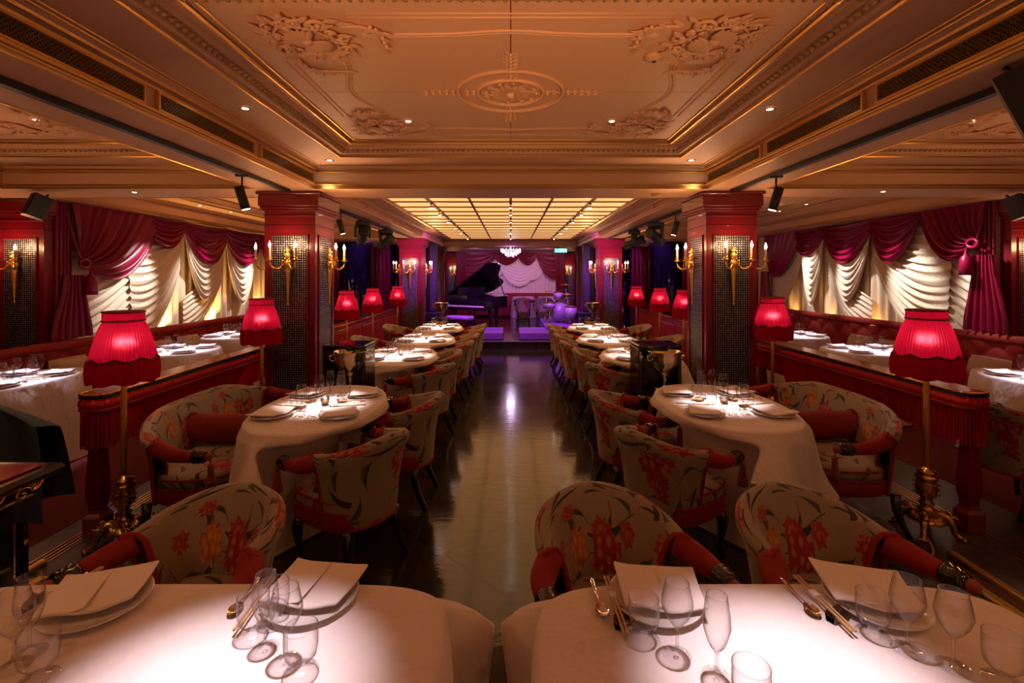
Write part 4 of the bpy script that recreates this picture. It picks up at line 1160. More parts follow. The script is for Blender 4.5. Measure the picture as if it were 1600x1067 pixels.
# ================================================================== TUB CHAIRS AND SOFAS
def arc_plan(w, d, n=61, e=2.6):
    """U plan of the back: from the left front round the rear to the right front; front is +y"""
    P = []
    for i in range(n):
        a = lerp(-1.02, 1.02, i/(n-1))*PI/2*1.18      # 0 = rear
        sx = math.copysign(abs(math.sin(a))**(2/e), math.sin(a)); cy = math.copysign(abs(math.cos(a))**(2/e), math.cos(a))
        P.append(Vector((sx*w/2, -cy*d/2)))
    return P
def tub(name, w, d, hb, ha, label='', cat='chair', seatz=.45, bolster=False):
    t = thing(name, label, cat)
    P = arc_plan(w - (.16 if w < 1 else .12), d - .03, 61); n = len(P)
    Ls = [0]
    for i in range(1, n): Ls.append(Ls[-1] + (P[i]-P[i-1]).length)
    tot = Ls[-1]
    nor = []
    for i in range(n):
        a, b = P[max(0, i-1)], P[min(n-1, i+1)]; dd = (b-a).normalized(); nor.append(Vector((dd.y, -dd.x)))   # outward
    # orient outward
    for i in range(n):
        if nor[i].dot(P[i]) < 0: nor[i] = -nor[i]
    corner = 1 - min(.5*w/tot, .45)
    def at(q):       # q in 0..1 along
        L = q*tot; i = 0
        while i < n-2 and Ls[i+1] < L: i += 1
        f = (L-Ls[i])/(Ls[i+1]-Ls[i]); return P[i].lerp(P[i+1], f), nor[i].lerp(nor[i+1], f).normalized()
    def ztop(q):
        c = abs(q*2-1)         # 0 rear, 1 front
        x = min(1, c/.80) if w < 1 else max(0, (c-.35)/.55)
        return lerp(hb, ha, sstep(x)**.9) 
    def edge(q):    # lower edge of the shell rises near the front, leaving the arm free
        c = abs(q*2-1)
        return .285 + 0*c
    th = .045
    def shell(q, k):
        """k 0..1 round the section: outer bottom, outer top, roll, inner top, inner bottom"""
        p, nn = at(q); zt = ztop(q); zb = edge(q); lean = .055*(1-abs(q*2-1)*.6)
        seq = [(0, zb), (.010, zb+.05), (.02, lerp(zb, zt, .4)), (.02+lean*.6, lerp(zb, zt, .75)), (.035+lean, zt-.04), (.034+lean, zt-.012), (.012+lean, zt+.006), (-.022+lean, zt-.002), (-.040+lean, zt-.03), (-.046+lean*.55, lerp(zb, zt, .78)), (-.055, lerp(zb, zt, .5)), (-.05, zb+.12)]
        x = k*(len(seq)-1); i = min(int(x), len(seq)-2); f = x-i
        o = lerp(seq[i][0], seq[i+1][0], f); z = lerp(seq[i][1], seq[i+1][1], f)
        return Vector((p.x + nn.x*o, p.y + nn.y*o, z))
    q0, q1 = (.115, .885) if w < 1 else (.10, .90)
    qs = q0 + (.035 if w < 1 else .022)
    def cut(q, k):   # sweep the front edge back below the arm
        return q
    mb = MB()
    vs_k = [0]
    seqL = [0, .05, .16, .30, .43, .46, .485, .52, .55, .65, .78, .92]
    def fn(u, v):
        q = lerp(q0, q1, u)
        # the front edge of the shell is curved: lower down it comes forward less
        vv = v; zz = min(vv, 1-vv)*2
        sh = .050*(1-zz**2.5)*(abs(u*2-1)**6)*(1 if True else 0)
        q = q + (sh if u < .5 else -sh)
        return shell(q, v)
    mb.grid(fn, 56, 22, uv=lambda u, v: (lerp(q0, q1, u)*tot + .07, .1 + v*(hb-.25)*2))
    mb.build('backrest', 'floral', t)
    # red welt around the shell ends and the bottom
    pp = MB()
    for u in (0, 1): pp.tube([fn(u, k/22) for k in range(23)], .011, 6)
    pp.tube([fn(k/56, 0) for k in range(57)], .010, 6); pp.build('piping', 'velvet', t)
    # arms
    for sg in (-1, 1):
        qa = q0 if sg < 0 else q1
        top = fn(0 if sg < 0 else 1, .55); p, nn = at(qa); fx = P[0].x if sg < 0 else P[-1].x
        zt = ztop(qa)
        c0 = Vector((p.x + nn.x*.02, p.y + nn.y*.02, zt - .038))
        end = Vector((sg*(w/2+.008), d*.5*(.42 if w < 1 else .5), ha-.06)); 
        back, n2 = at(qs if sg < 0 else 1-qs); cb_ = Vector((back.x+n2.x*.026, back.y+n2.y*.026, ztop(qs)-.036))
        pts = []
        for i in range(9):
            s_ = i/8; pts.append(cb_.lerp(end, s_) + Vector((sg*.02*math.sin(PI*s_), 0, -.012*math.sin(PI*s_))))
        a = MB().tube(pts, [.044, .045, .045, .044, .042, .039, .036, .034, .032], 12).build('arm', 'velvet', t)
        dr = (pts[-1]-pts[-2]).normalized()
        cuff = MB(); cuff.tube([end, end+dr*.012, end+dr*.024, end+dr*.036, end+dr*.048, end+dr*.06, end+dr*.075], [.036, .041, .034, .040, .033, .038, .026], 12)
        cuff.build('cuff', 'black', a)
        k = MB(); k.ball(tuple(end+dr*.085), .024, 10, 6); k.tube([tuple(end+dr*.09), tuple(end+dr*.10+Vector((0, 0, -.04)))], .004, 5); 
        st = len(k.v); tassel_mb(k, .135, .032); k.xf(Matrix.Translation(end+dr*.10+Vector((0, 0, -.04))), st); k.build('tassel', 'tassel', a)
    # seat rail + cushion
    def sup_ell(r, zz, k=40, e=3.2):
        return [((w/2-.055)*r*math.copysign(abs(math.cos(a))**(2/e), math.cos(a)), (d/2-.01)*r*math.copysign(abs(math.sin(a))**(2/e), math.sin(a))+.02, zz) for a in [2*PI*i/k for i in range(k)]]
    def loft(rs, zs, m, nm, par, uv=False):
        mb = MB(); K = 40
        rings_ = [sup_ell(r, z) for r, z in zip(rs, zs)]
        def g(u, v):
            j = round(v*(len(rings_)-1)); return rings_[j][round(u*K) % K]
        mb.grid(g, K, len(rings_)-1, closeu=True, uv=(lambda u, v: (g(u, v)[0]+.33+ (0 if v > .3 else 0), g(u, v)[1]+.47-(1-v)*.15)))
        mb.add(rings_[0], [tuple(range(K-1, -1, -1))]); 
        mb.add(rings_[-1], [tuple(range(K))], True, [(p[0]+.33, p[1]+.47) for p in rings_[-1]])
        return mb.build(nm, m, par)
    loft([.93, .97, .98, .97], [.27, .29, .34, .365], 'velvet', 'seat_rail', t)
    loft([.88, .94, .955, .94, .88, .7, .4], [.362, .375, seatz-.035, seatz-.010, seatz+.004, seatz+.016, seatz+.022], 'floral', 'seat_cushion', t)
    sp = MB(); sp.tube(sup_ell(.96, .372), .009, 6, closed=True); sp.tube(sup_ell(.955, seatz-.02), .007, 6, closed=True); sp.build('seat_piping', 'velvet', t)
    # cabriole front legs, splayed back legs
    for sx in (-1, 1):
        for sy in (1, -1):
            x, y = sx*(w/2-.12), sy*(d/2-.10); l = MB()
            if sy > 0: l.tube([(x, y, .28), (x+sx*.015, y+.02, .22), (x+sx*.01, y+.018, .14), (x, y+.002, .07), (x+sx*.006, y+.016, .02), (x+sx*.008, y+.02, .006)], [.032, .034, .024, .015, .017, .020], 8)
            else: l.tube([(x, y, .28), (x, y-.005, .18), (x+sx*.01, y-.045, .08), (x+sx*.012, y-.085, .006)], [.03, .022, .018, .017], 8)
            l.build('leg', 'black', t)
    return t
chair = Kind(lambda: tub('tub_armchair', .60, .57, .775, .685))
sofa = Kind(lambda: tub('tub_sofa', 1.42, .62, .775, .67, cat='sofa'))
def face(dx, dy): return math.atan2(-dx, dy)     # rz so that local +y points to (dx, dy)
# (x, y, facing, label)
CH = [(-.95, 2.84, (-.86, .5), 'nearest floral tub armchair on the aisle side of the nearest left oval table'),
      (-.86, 3.62, (-1, .06), 'farther floral tub armchair on the aisle side of the nearest left oval table'),
      (.97, 2.90, (.84, .54), 'nearest floral tub armchair on the aisle side of the nearest right oval table'),
      (.95, 3.68, (1, .04), 'farther floral tub armchair on the aisle side of the nearest right oval table'),
      (-.92, 4.95, (-.95, .3), 'nearer floral armchair on the aisle side of the second left table'),
      (-.93, 5.70, (-1, -.2), 'farther floral armchair on the aisle side of the second left table, its inside showing'),
      (-.86, 6.60, (-1, .12), 'nearer floral armchair on the aisle side of the third left table'),
      (-.84, 7.40, (-1, -.05), 'farther floral armchair on the aisle side of the third left table'),
      (-.80, 8.20, (-1, .1), 'nearer floral armchair on the aisle side of the farthest left table'),
      (-.80, 8.90, (-1, 0), 'farther floral armchair on the aisle side of the farthest left table'),
      (1.12, 4.98, (.93, .36), 'nearer floral armchair on the aisle side of the second right table'),
      (1.10, 5.82, (1, -.15), 'farther floral armchair on the aisle side of the second right table, its inside showing'),
      (1.02, 6.60, (1, .12), 'nearer floral armchair on the aisle side of the third right table'),
      (1.02, 7.40, (1, -.05), 'farther floral armchair on the aisle side of the third right table'),
      (1.02, 8.20, (1, .1), 'nearer floral armchair on the aisle side of the farthest right table'),
      (1.02, 8.90, (1, 0), 'farther floral armchair on the aisle side of the farthest right table'),
      (-1.17, 1.72, (-.2, -1), 'floral tub armchair facing the camera across the white foreground table on the left'),
      (.39, 1.72, (.2, -1), 'floral tub armchair facing the camera, left one of two at the right foreground table'),
      (1.17, 1.72, (.22, -1), 'floral tub armchair facing the camera, right one of two at the right foreground table'),
      (3.65, 3.45, (1, .1), 'shadowy floral armchair behind the near right rail, at the edge of the photo'),
      (3.62, 5.75, (.9, .3), 'floral armchair half hidden behind the near right rail, beside the round side table'),
      (.42, 16.1, (.1, 1), 'floral armchair on the stage, left one of two before the back banquette'),
      (1.08, 16.1, (-.05, 1), 'floral armchair on the stage, middle one before the back banquette'),
      (1.85, 16.1, (-.1, 1), 'floral armchair behind the drum kit before the back banquette')]
for x, y, f, lab in CH:
    z = .18 if y > 11 else 0
    chair((x, y, z), face(*f), lab)
SF = [(-1.98, 3.50, 1, 'wide floral tub sofa between the near left rail and the oval table'), (2.20, 3.62, -1, 'wide floral tub sofa between the near right rail and the oval table'),
      ]
for x, y, s, lab in SF: sofa((x, y, 0), face(s, 0), lab)
CHR = [(-1.98, 7.05, (1, -.15), 'floral armchair against the left panelled rail, nearer of two'), (-1.95, 8.7, (1, -.3), 'floral armchair against the left panelled rail, farther of two'),
       (2.20, 7.15, (-1, -.15), 'floral armchair against the right panelled rail, nearer of two'), (2.18, 8.7, (-1, -.3), 'floral armchair against the right panelled rail, farther of two')]
for x, y, f, lab in CHR: chair((x, y, 0), face(*f), lab)
# bolsters on the sofas
for s, x, y, nm in ((1, -2.02, 3.42, 'left'), (-1, 2.24, 3.50, 'right')):
    t = thing('bolster', 'red velvet bolster with a dark fringed end lying across the near %s sofa' % nm, 'bolster', (x, y, .575), 0)
    b = MB(); b.tube([(-.24, 0, 0), (-.23, 0, 0), (.23, 0, 0), (.24, 0, 0)], [.085, .098, .098, .085], 20); b.build('cover', 'velvetd', t)
    for e in (-1, 1):
        fr = MB()
        for k in range(36):
            a = 2*PI*k/36; fr.tube([(e*.225, .098*math.cos(a), .098*math.sin(a)), (e*.245, .108*math.cos(a), .108*math.sin(a)), (e*.262, .104*math.cos(a+.1), .104*math.sin(a+.1))], .006, 4)
        fr.build('end_fringe', 'braid', t)

# ================================================================== TABLES
def sell(a, hx, hy, e):
    c, s_ = math.cos(a), math.sin(a)
    return hx*math.copysign(abs(c)**(2/e), c), hy*math.copysign(abs(s_)**(2/e), s_)
def cloth(hx, hy, e, zt, zb, flare, nf, amp, seed, hem=None, eps=0, push=(), org=(0, 0), cfl=0):
    rnd = random.Random(seed); ph = rnd.uniform(0, 6); ph2 = rnd.uniform(0, 6)
    rows = [(.0, 0), (.35, 0), (.7, 0), (.92, 0), (.985, -.001), (1.0, -.008), (1.008, -.022)]
    NA = 144; mb = MB(); R = []
    for r, dz in rows:
        R.append([(sell(2*PI*i/NA, hx*r, hy*r, e)[0], sell(2*PI*i/NA, hx*r, hy*r, e)[1], zt+dz+.0015*math.sin(7*r+3*i/NA*6.28) * (1 if r < .9 else 0)) for i in range(NA)])
    K = 12
    for k in range(1, K+1):
        v = k/K; ring_ = []
        for i in range(NA):
            a = 2*PI*i/NA; z_end = hem(a) if hem else zb
            f = .5+.5*math.sin(nf*a + ph + .9*math.sin(2*a+ph2)); f = f**1.4
            g = .5+.5*math.sin((nf*1.7)*a//1*0 + (2*nf+1)*a + ph2)
            r = 1.008 + (flare + amp*f + .25*amp*g)*v**.9
            x, y = sell(a, hx, hy, e); L = math.hypot(x, y); off = (flare + amp*f + .2*amp*g)*v**.85 + .008 + eps + cfl*sstep((min(abs(x/hx), abs(y/hy))-.70)/.17)*sstep(v*7)*(1-.55*sstep(v*1.4))
            x, y, z = x*(1+off/L), y*(1+off/L), lerp(zt-.022, z_end, v)
            for (cx, cy, rz, hw, hf) in push:      # the chairs pushed under the table hold the cloth back
                dx, dy = org[0]+x-cx, org[1]+y-cy; fx, fy = -math.sin(rz), math.cos(rz)
                ly = dx*fx + dy*fy; lx = dx*fy - dy*fx; lim = hf + eps
                if ly < lim and ly > -.5 and abs(lx) < hw+.10:
                    wgt = sstep((hw+.10-abs(lx))/.09)*sstep((.715-z)/.07)
                    x += fx*(lim-ly)*wgt; y += fy*(lim-ly)*wgt
            ring_.append((x, y, z))
        R.append(ring_)
    def fn(u, v): return R[round(v*(len(R)-1))][round(u*NA) % NA]
    mb.grid(fn, NA, len(R)-1, closeu=True, flip=True)
    return mb
TZ = .75
tabs = []
def oval_table(x, y, hx, hy, where, seed):
    pu = [(cx, cy, face(*f), .32, .36) for cx, cy, f, _ in CH + CHR if math.hypot(cx-x, cy-y) < 1.3] + [(cx, cy, face(q, 0), .72, .36) for cx, cy, q, _ in SF if math.hypot(cx-x, cy-y) < 1.3]
    b = cloth(hx-.004, hy-.004, 2.25, TZ-.006, .012, .008, 9, .050, seed, push=pu, org=(x, y))
    tb = thing('dining_table', 'oval dining table in a floor-length white undercloth, %s' % where.replace('the ', ''), 'table', (x, y, 0))
    b.build('undercloth', 'linen', tb)
    MB().prism([sell(2*PI*i/40, hx-.02, hy-.02, 2.25) for i in range(40)], TZ-.035, TZ-.012).build('tabletop', 'wood', tb)
    MB().lathe([(.24, .003), (.23, .03), (.06, .06), (.045, .4), (.06, TZ-.04)], 20).build('pedestal', 'blackm', tb)
    hem = lambda a: .52 - .24*abs(math.sin(2*a+.25))**4 + .012*math.sin(5*a+seed)
    c = cloth(hx, hy, 2.25, TZ, .5, .07, 7, .085, seed+50, hem, .014, pu, (x, y))
    o = c.build('tablecloth', 'linen', None, (x, y, 0)); tag(o, 'white linen top cloth draped over %s' % where, 'tablecloth', 'white top cloths')
    tabs.append((x, y, hx, hy, where))
T = [(-1.31, 3.36, .405, .64, 'the nearest left oval table'), (-1.26, 5.45, .41, .62, 'the second left table'), (-1.22, 6.88, .41, .60, 'the third left table'), (-1.25, 8.45, .40, .60, 'the farthest left table'),
     (1.48, 3.40, .42, .64, 'the nearest right oval table'), (1.46, 5.45, .41, .64, 'the second right table'), (1.38, 6.88, .41, .60, 'the third right table'), (1.42, 8.45, .40, .60, 'the farthest right table')]
for i, a in enumerate(T): oval_table(*a, seed=i+1)
SIDE = [(-4.30, 4.15, .34, .62, 'the first left wall table'), (-4.02, 5.85, .40, .50, 'the second left wall table'), (-4.20, 7.3, .38, .42, 'the third left wall table'),
        (4.66, 4.15, .38, .60, 'the first right wall table'), (4.35, 5.85, .50, .48, 'the second right wall table'), (4.30, 7.35, .46, .40, 'the third right wall table'),
        (-4.2, 9.6, .4, .4, 'the distant left wall table'), (4.2, 9.6, .4, .4, 'the distant right wall table')]
for i, a in enumerate(SIDE):
    o = cloth(a[2], a[3], 2.3, TZ, .012, .05, 9, .06, 20+i).build('tablecloth', 'linen', None, (a[0], a[1], 0)); tag(o, 'white linen cloth draped over %s beside the buttoned banquette' % a[4], 'tablecloth')
for x, nm in ((.45, 'left'), (1.35, 'right')):
    o = cloth(.38, .30, 3.5, TZ, .012, .03, 8, .04, 44).build('tablecloth', 'linen', None, (x, 16.95, .18)); tag(o, 'small white cloth on the %s table before the back banquette' % nm, 'tablecloth')
# the two foreground tables
def fore(x0, x1, lab, seed):
    hx, hy = (x1-x0)/2, .42
    c = cloth(hx, hy, 7 if x0 < -1 else 6, TZ, .012, .030, 12, .05, seed, cfl=.17)
    o = c.build('tablecloth', 'linen', None, ((x0+x1)/2, 1.42-hy, 0)); tag(o, lab, 'tablecloth')
    cr = MB()
    return o
fore(-1.62, -.165, 'big white cloth on the foreground table at the bottom left', 71)
fore(.065, 1.37, 'big white cloth on the foreground table at the bottom right', 72)

# ---- table ware
def plate_make():
    t = thing('dinner_plate', '', 'plate')
    MB().lathe([(.0001, .004), (.07, .004), (.085, .008), (.122, .018), (.126, .020), (.124, .015), (.086, .002), (.07, 0), (.0001, 0)], 36, cap=False).build('dish', 'china', t); return t
def napkin_make():
    o = MB()
    def fn(u, v):
        a, b = u*2-1, v*2-1; x = a*.108*(1+.04*b); y = b*.094*(1-.05*a)
        z = .026 + .007*math.sin(1.6*(a+.3*b))**2 + .003*math.sin(4*a+2*b) + .005*(a*a*b*b)
        return (x, y, z)
    o.grid(fn, 16, 16)
    o.grid(lambda u, v: (fn(u, v)[0]*.985-.002, fn(u, v)[1]*.985+.002, fn(u, v)[2]-.006), 16, 16, flip=True)
    o.grid(lambda u, v: (fn(u*.5, v)[0]*.96, fn(u*.5, v)[1]*.97, fn(u, v)[2]*.3+.022), 8, 8)
    ed = [fn(k/16, 0) for k in range(17)] + [fn(1, k/16) for k in range(17)] + [fn(1-k/16, 1) for k in range(17)] + [fn(0, 1-k/16) for k in range(17)]
    o.tube([(x, y, z-.003) for x, y, z in ed], .0032, 4, closed=True)
    ob = o.build('folded_napkin', 'linen2'); ob['category'] = 'napkin'; ob['label'] = ''; return ob
def stem_make(h=.175, r=.037, rim=.027, stem=.07, name='wine_glass', foot=.034):
    def mk():
        t = thing(name, '', 'glass')
        b0 = stem + .006
        out = [(.0035, stem-.01), (.006, stem), (.016, b0+.004), (r*.8, b0+.025), (r, b0+.048), (r*.97, lerp(b0, h, .6)), (rim+.003, lerp(b0, h, .88)), (rim, h)]
        inn = [(rim-.0012, h-.0002), (rim+.0017, lerp(b0, h, .88)), (r*.97-.0014, lerp(b0, h, .6)), (r-.0014, b0+.048), (r*.8-.0014, b0+.027), (.012, b0+.008), (.0001, b0+.005)]
        MB().lathe(out, 28, cap=False).tube([(rim*math.cos(a), rim*math.sin(a), h) for a in [2*PI*k/28 for k in range(28)]], .0011, 5, closed=True).build('bowl', 'glass', t)
        MB().lathe([(foot, .002), (foot*.6, .004), (.008, .009), (.0036, .018), (.0032, stem-.01)], 28, cap=False).build('stem', 'glass', t)
        return t
    return mk
def tumbler_make():
    t = thing('footed_tumbler', '', 'glass')
    rp = lambda a, z: 1 + (.035*abs(math.cos(8*a)) if z < .05 else 0)
    MB().lathe([(.010, .020), (.020, .028), (.033, .042), (.037, .058), (.0375, .085), (.0365, .104)], 48, rip=rp, cap=False).tube([(.0365*math.cos(a), .0365*math.sin(a), .104) for a in [2*PI*k/32 for k in range(32)]], .0012, 5, closed=True).build('bowl', 'glass', t)
    MB().lathe([(.0375, .003), (.034, .006), (.014, .011), (.011, .016), (.011, .021)], 48, rip=lambda a, z: 1+.05*abs(math.cos(8*a)), cap=False).build('foot', 'glass', t)
    return t
def spoon_make():
    o = MB()
    o.tube([(0, .085, .010), (0, .075, .009), (0, .045, .007), (0, .0, .008), (0, -.03, .012)], [.006, .008, .006, .0032, .003], 6, flat=.35)
    def fn(u, v):
        a = 2*PI*u; r = v; x = .018*r*math.cos(a); y = -.052 + .026*r*math.sin(a); return (x, y, .004 + .008*r*r)
    o.grid(fn, 16, 4, closeu=True); o.grid(lambda u, v: tuple(Vector(fn(u, v)) - Vector((0, 0, .0015))), 16, 4, closeu=True, flip=True)
    ob = o.build('spoon', 'steel'); ob['category'] = 'spoon'; ob['label'] = ''; return ob
def chop_make():
    t = thing('chopsticks', '', 'chopsticks')
    MB().box((-.008, -.11, .014), (-.002, .115, .021), .0015).build('stick', 'wood', t); MB().box((.002, -.11, .014), (.008, .115, .021), .0015).build('stick', 'wood', t)
    MB().box((-.0095, .02, .013), (.0095, .045, .022), .001).build('paper_band', mat('printed_paper_band', (.75, .70, .72), .7), t); return t
def rest_make():
    o = MB()
    def fn(u, v):
        a, b = u*2-1, v*2-1; w = .017*(1-.5*abs(a)**2)+.004
        return (a*.034, b*w, .009 + .008*a*a - .003*math.cos(b*3) + .0015*math.sin(a*26))
    o.grid(fn, 18, 6); o.grid(lambda u, v: (fn(u, v)[0], fn(u, v)[1]*.8, .0006), 18, 6, flip=True)
    for sgn in (0, 1): o.grid(lambda u, v: lerp(0, 0, 0) or (fn(u, sgn)[0], fn(u, sgn)[1]*lerp(1, .8, v), lerp(fn(u, sgn)[2], .0006, v)), 18, 1)
    ob = o.build('chopstick_rest', 'bronze'); ob['category'] = 'chopstick rest'; ob['label'] = ''; return ob
plate, napkin = Kind(plate_make), Kind(napkin_make)
wine, flute = Kind(stem_make()), Kind(stem_make(.185, .030, .022, .062, 'tall_glass'))
tumbler, spoon, chops, rest = Kind(tumbler_make), Kind(spoon_make), Kind(chop_make), Kind(rest_make)
def ptz(px_, py_, z=TZ):
    Y = (CAMZ-z)*F/(py_-431); return ((px_-798)*Y/F, Y)
def put(kind, px_, py_, rz, lab, group=None, dz=0.0015):
    x, y = ptz(px_, py_); return kind((x, y, TZ+dz), rz, lab, group)
GL = 'the front left table'; GR = 'the front right table'
put(plate, 152, 948, 0, 'white plate under a napkin, left one on ' + GL); put(napkin, 155, 938, .35, 'folded white napkin on the left plate of ' + GL, dz=.004)
put(plate, 487, 938, 0, 'white plate under a napkin, right one on ' + GL); put(napkin, 494, 928, -.12, 'folded white napkin on the right plate of ' + GL, dz=.004)
put(plate, 1025, 940, 0, 'white plate under a napkin, left one on ' + GR); put(napkin, 1030, 934, -.1, 'folded white napkin on the left plate of ' + GR, dz=.004)
put(plate, 1368, 944, 0, 'white plate under a napkin, right one on ' + GR); put(napkin, 1352, 932, -.28, 'folded white napkin on the right plate of ' + GR, dz=.004)
for k, px_, py_, lab in ((tumbler, 396, 996, 'footed tumbler with a ribbed base, nearest the spoon on ' + GL), (tumbler, 428, 974, 'footed tumbler farther back in the glass cluster of ' + GL),
        (flute, 415, 1017, 'tall narrow glass in the middle of the cluster on ' + GL), (wine, 447, 1036, 'stemmed glass beside the right plate of ' + GL), (tumbler, 470, 1052, 'footed tumbler nearest the camera in the cluster on ' + GL),
        (wine, 22, 1044, 'stemmed glass at the far left edge of ' + GL), (flute, 46, 1022, 'tall glass beside the left plate of ' + GL), (tumbler, 60, 1064, 'tumbler at the bottom left corner on ' + GL),
        (tumbler, 1006, 1000, 'footed tumbler beside the chopsticks at the left setting of ' + GR), (wine, 1058, 1026, 'stemmed glass in front of the left plate of ' + GR), (flute, 1120, 1060, 'tall narrow glass in the middle of ' + GR),
        (tumbler, 1174, 1120, 'tumbler cut by the bottom edge in the middle of ' + GR), (tumbler, 1364, 994, 'footed tumbler with ribbed base at the right setting of ' + GR),
        (wine, 1418, 1018, 'stemmed glass right of the ribbed tumbler on ' + GR), (wine, 1490, 1044, 'stemmed glass nearest the right edge of ' + GR), (tumbler, 1568, 1068, 'tumbler at the bottom right corner of the photo on ' + GR)):
    put(k, px_, py_, .4, lab)
def cut(pa, pb, k, lab, L, dz=.0015):
    a, b = Vector(ptz(*pa)), Vector(ptz(*pb)); m_ = (a+b)/2; d = (a-b)
    k((m_.x, m_.y, TZ+dz), face(d.x, d.y), lab)
cut((927, 917), (942, 962), spoon, 'silver spoon at the left setting of ' + GR, .15); cut((950, 919), (975, 992), chops, 'pair of chopsticks at the left setting of ' + GR, .22)
put(rest, 972, 973, 1.1, 'bronze leaf chopstick rest at the left setting of ' + GR)
cut((1230, 918), (1270, 960), spoon, 'silver spoon at the right setting of ' + GR, .15); cut((1251, 917), (1326, 990), chops, 'pair of chopsticks at the right setting of ' + GR, .22)
put(rest, 1308, 966, .5, 'bronze leaf chopstick rest at the right setting of ' + GR)
cut((103, 918), (66, 938), spoon, 'silver spoon left of the left plate on ' + GL, .15); cut((128, 916), (68, 955), chops, 'pair of chopsticks left of the left plate on ' + GL, .22)
put(rest, 52, 948, 2.0, 'bronze chopstick rest behind the tall glasses at the far left of ' + GL)
cut((398, 916), (366, 960), spoon, 'silver spoon half hidden by the tumblers on ' + GL, .15); cut((424, 916), (374, 988), chops, 'pair of chopsticks half hidden by the tumblers on ' + GL, .22)
# settings on the other tables
def setting(x, y, hx, hy, where, z=TZ, rich=2, faces='aisle'):
    inn = 1 if x < 0 else -1
    for sy, ny in ((-1, 'near'), (1, 'far')):
        for sx, nx in ((inn, 'aisle-side'), (-inn, 'wall-side')):
            px_, py_ = x + sx*hx*.53, y + sy*hy*.42; nm = '%s %s place of %s' % (ny, nx, where)
            rz = .25*sx + PI/2
            plate((px_, py_, z+.002), 0, 'white plate at the ' + nm); napkin((px_, py_, z+.0045), rz, 'folded napkin on the plate at the ' + nm)
            gx, gy = x + sx*hx*.12, py_ + sy*-.12
            wine((gx+sx*.03, gy, z+.002), 0, 'stemmed glass at the ' + nm)
            tumbler((x + sx*hx*.30, gy - sy*.03 - .01, z+.002), 0, 'footed tumbler at the ' + nm)
            if rich > 1: flute((x + sx*hx*.10, gy+sy*.11, z+.002), 0, 'tall narrow glass at the ' + nm)
            if rich > 1:
                spoon((px_ - sx*.02, py_ - sy*.165, z+.002), PI/2 + .2*sx, 'silver spoon at the ' + nm); chops((px_ - sx*.0, py_ - sy*.20, z+.002), PI/2 + .2*sx, 'pair of chopsticks at the ' + nm)
            if rich > 2: rest((px_ - sx*.10, py_ - sy*.19, z+.002), .3, 'bronze chopstick rest at the ' + nm)
for i, (x, y, hx, hy, wh) in enumerate(T): setting(x, y, hx, hy, wh, rich=3 if i in (0, 4) else (2 if i in (1, 5) else 1))
for i, (x, y, hx, hy, wh) in enumerate(SIDE[:6]): setting(x, y, hx*.95, hy*.95, wh, rich=2 if i in (0, 3) else 1)
def tea_make():
    t = thing('tea_light', '', 'candle holder')
    MB().lathe([(.022, 0), (.026, .004), (.030, .05), (.028, .05), (.024, .006), (.0001, .006)], 16, cap=False).build('glass_cup', 'glass', t)
    MB().lathe([(.0001, .007), (.021, .007), (.022, .028), (.0001, .028)], 14, cap=False).build('wax', 'wax', t)
    return t
tea = Kind(tea_make)
for (x, y, hx, hy, wh) in T: tea((x+.02, y, TZ+.002), 0, 'small glass candle holder in the middle of ' + wh)

# ================================================================== STATIONS AND BUCKETS
def station(x, y, lab, w=.40, d=.34, h=1.02):
    t = thing('folding_tray_stand', lab, 'side stand', (x, y, 0)); 
    MB().box((-w/2, -d/2, h-.035), (w/2, d/2, h), .010).build('tray_top', 'black', t)
    for q in (-1, 1): MB().box((-w/2+.02, q*(d/2-.01), h-.12), (w/2-.02, q*(d/2-.03), h-.036), .004).build('apron', 'black', t)
    MB().box((-w/2+.03, -d/2+.02, .30), (w/2-.03, d/2-.02, .32), .006).build('lower_shelf', 'black', t)
    for sx in (-1, 1): MB().box((sx*(w/2-.005), -d/2+.005, .003), (sx*(w/2-.035), d/2-.005, h-.036), .005).build('side_panel', 'black', t)
    MB().box((-w/2+.036, d/2-.03, .32), (w/2-.036, d/2-.012, h-.13), .004).build('back_panel', 'black', t)
    MB().box((-.07, -d/2+.004, h-.10), (.07, -d/2+.0095, h-.055)).build('brass_plate', 'gold', t)
    return t
station(-1.52, 4.56, 'black wooden tray stand behind the silver bucket, left of the aisle'); station(1.36, 4.56, 'black wooden tray stand behind the silver bucket, right of the aisle')
station(-1.45, 10.0, 'black wooden stand under the far left silver bucket', h=.78); station(1.62, 10.0, 'black wooden stand under the far right silver bucket', h=.78)
def bucket_make():
    t = thing('champagne_bucket', '', 'ice bucket')
    MB().lathe([(.05, .0), (.075, .02), (.115, .08), (.138, .15), (.142, .19), (.150, .198), (.150, .203), (.139, .200), (.134, .15), (.11, .082), (.07, .026), (.0001, .016)], 36, cap=False).build('bowl', 'steel', t)
    for s in (-1, 1): MB().tube([(s*.140, 0, .17), (s*.168, 0, .165), (s*.172, 0, .135), (s*.150, 0, .12), (s*.134, 0, .125)], .006, 7).build('handle', 'steel', t)
    MB().lathe([(.05, .001), (.035, -.012), (.018, -.03), (.024, -.05), (.014, -.07), (.012, -.12)], 24).build('foot', 'steel', t)
    return t
bucket = Kind(bucket_make)
def stand_make(h):
    def mk():
        t = thing('bucket_stand', '', 'bucket stand')
        MB().lathe([(.13, .003), (.13, .015), (.06, .03), (.022, .05), (.018, .10), (.026, .12), (.016, .14), (.016, h-.10), (.026, h-.08), (.02, h-.05), (.05, h-.03), (.085, h-.012), (.088, h)], 28).build('pedestal', 'steel', t); return t
    return mk
bst = Kind(stand_make(.66))
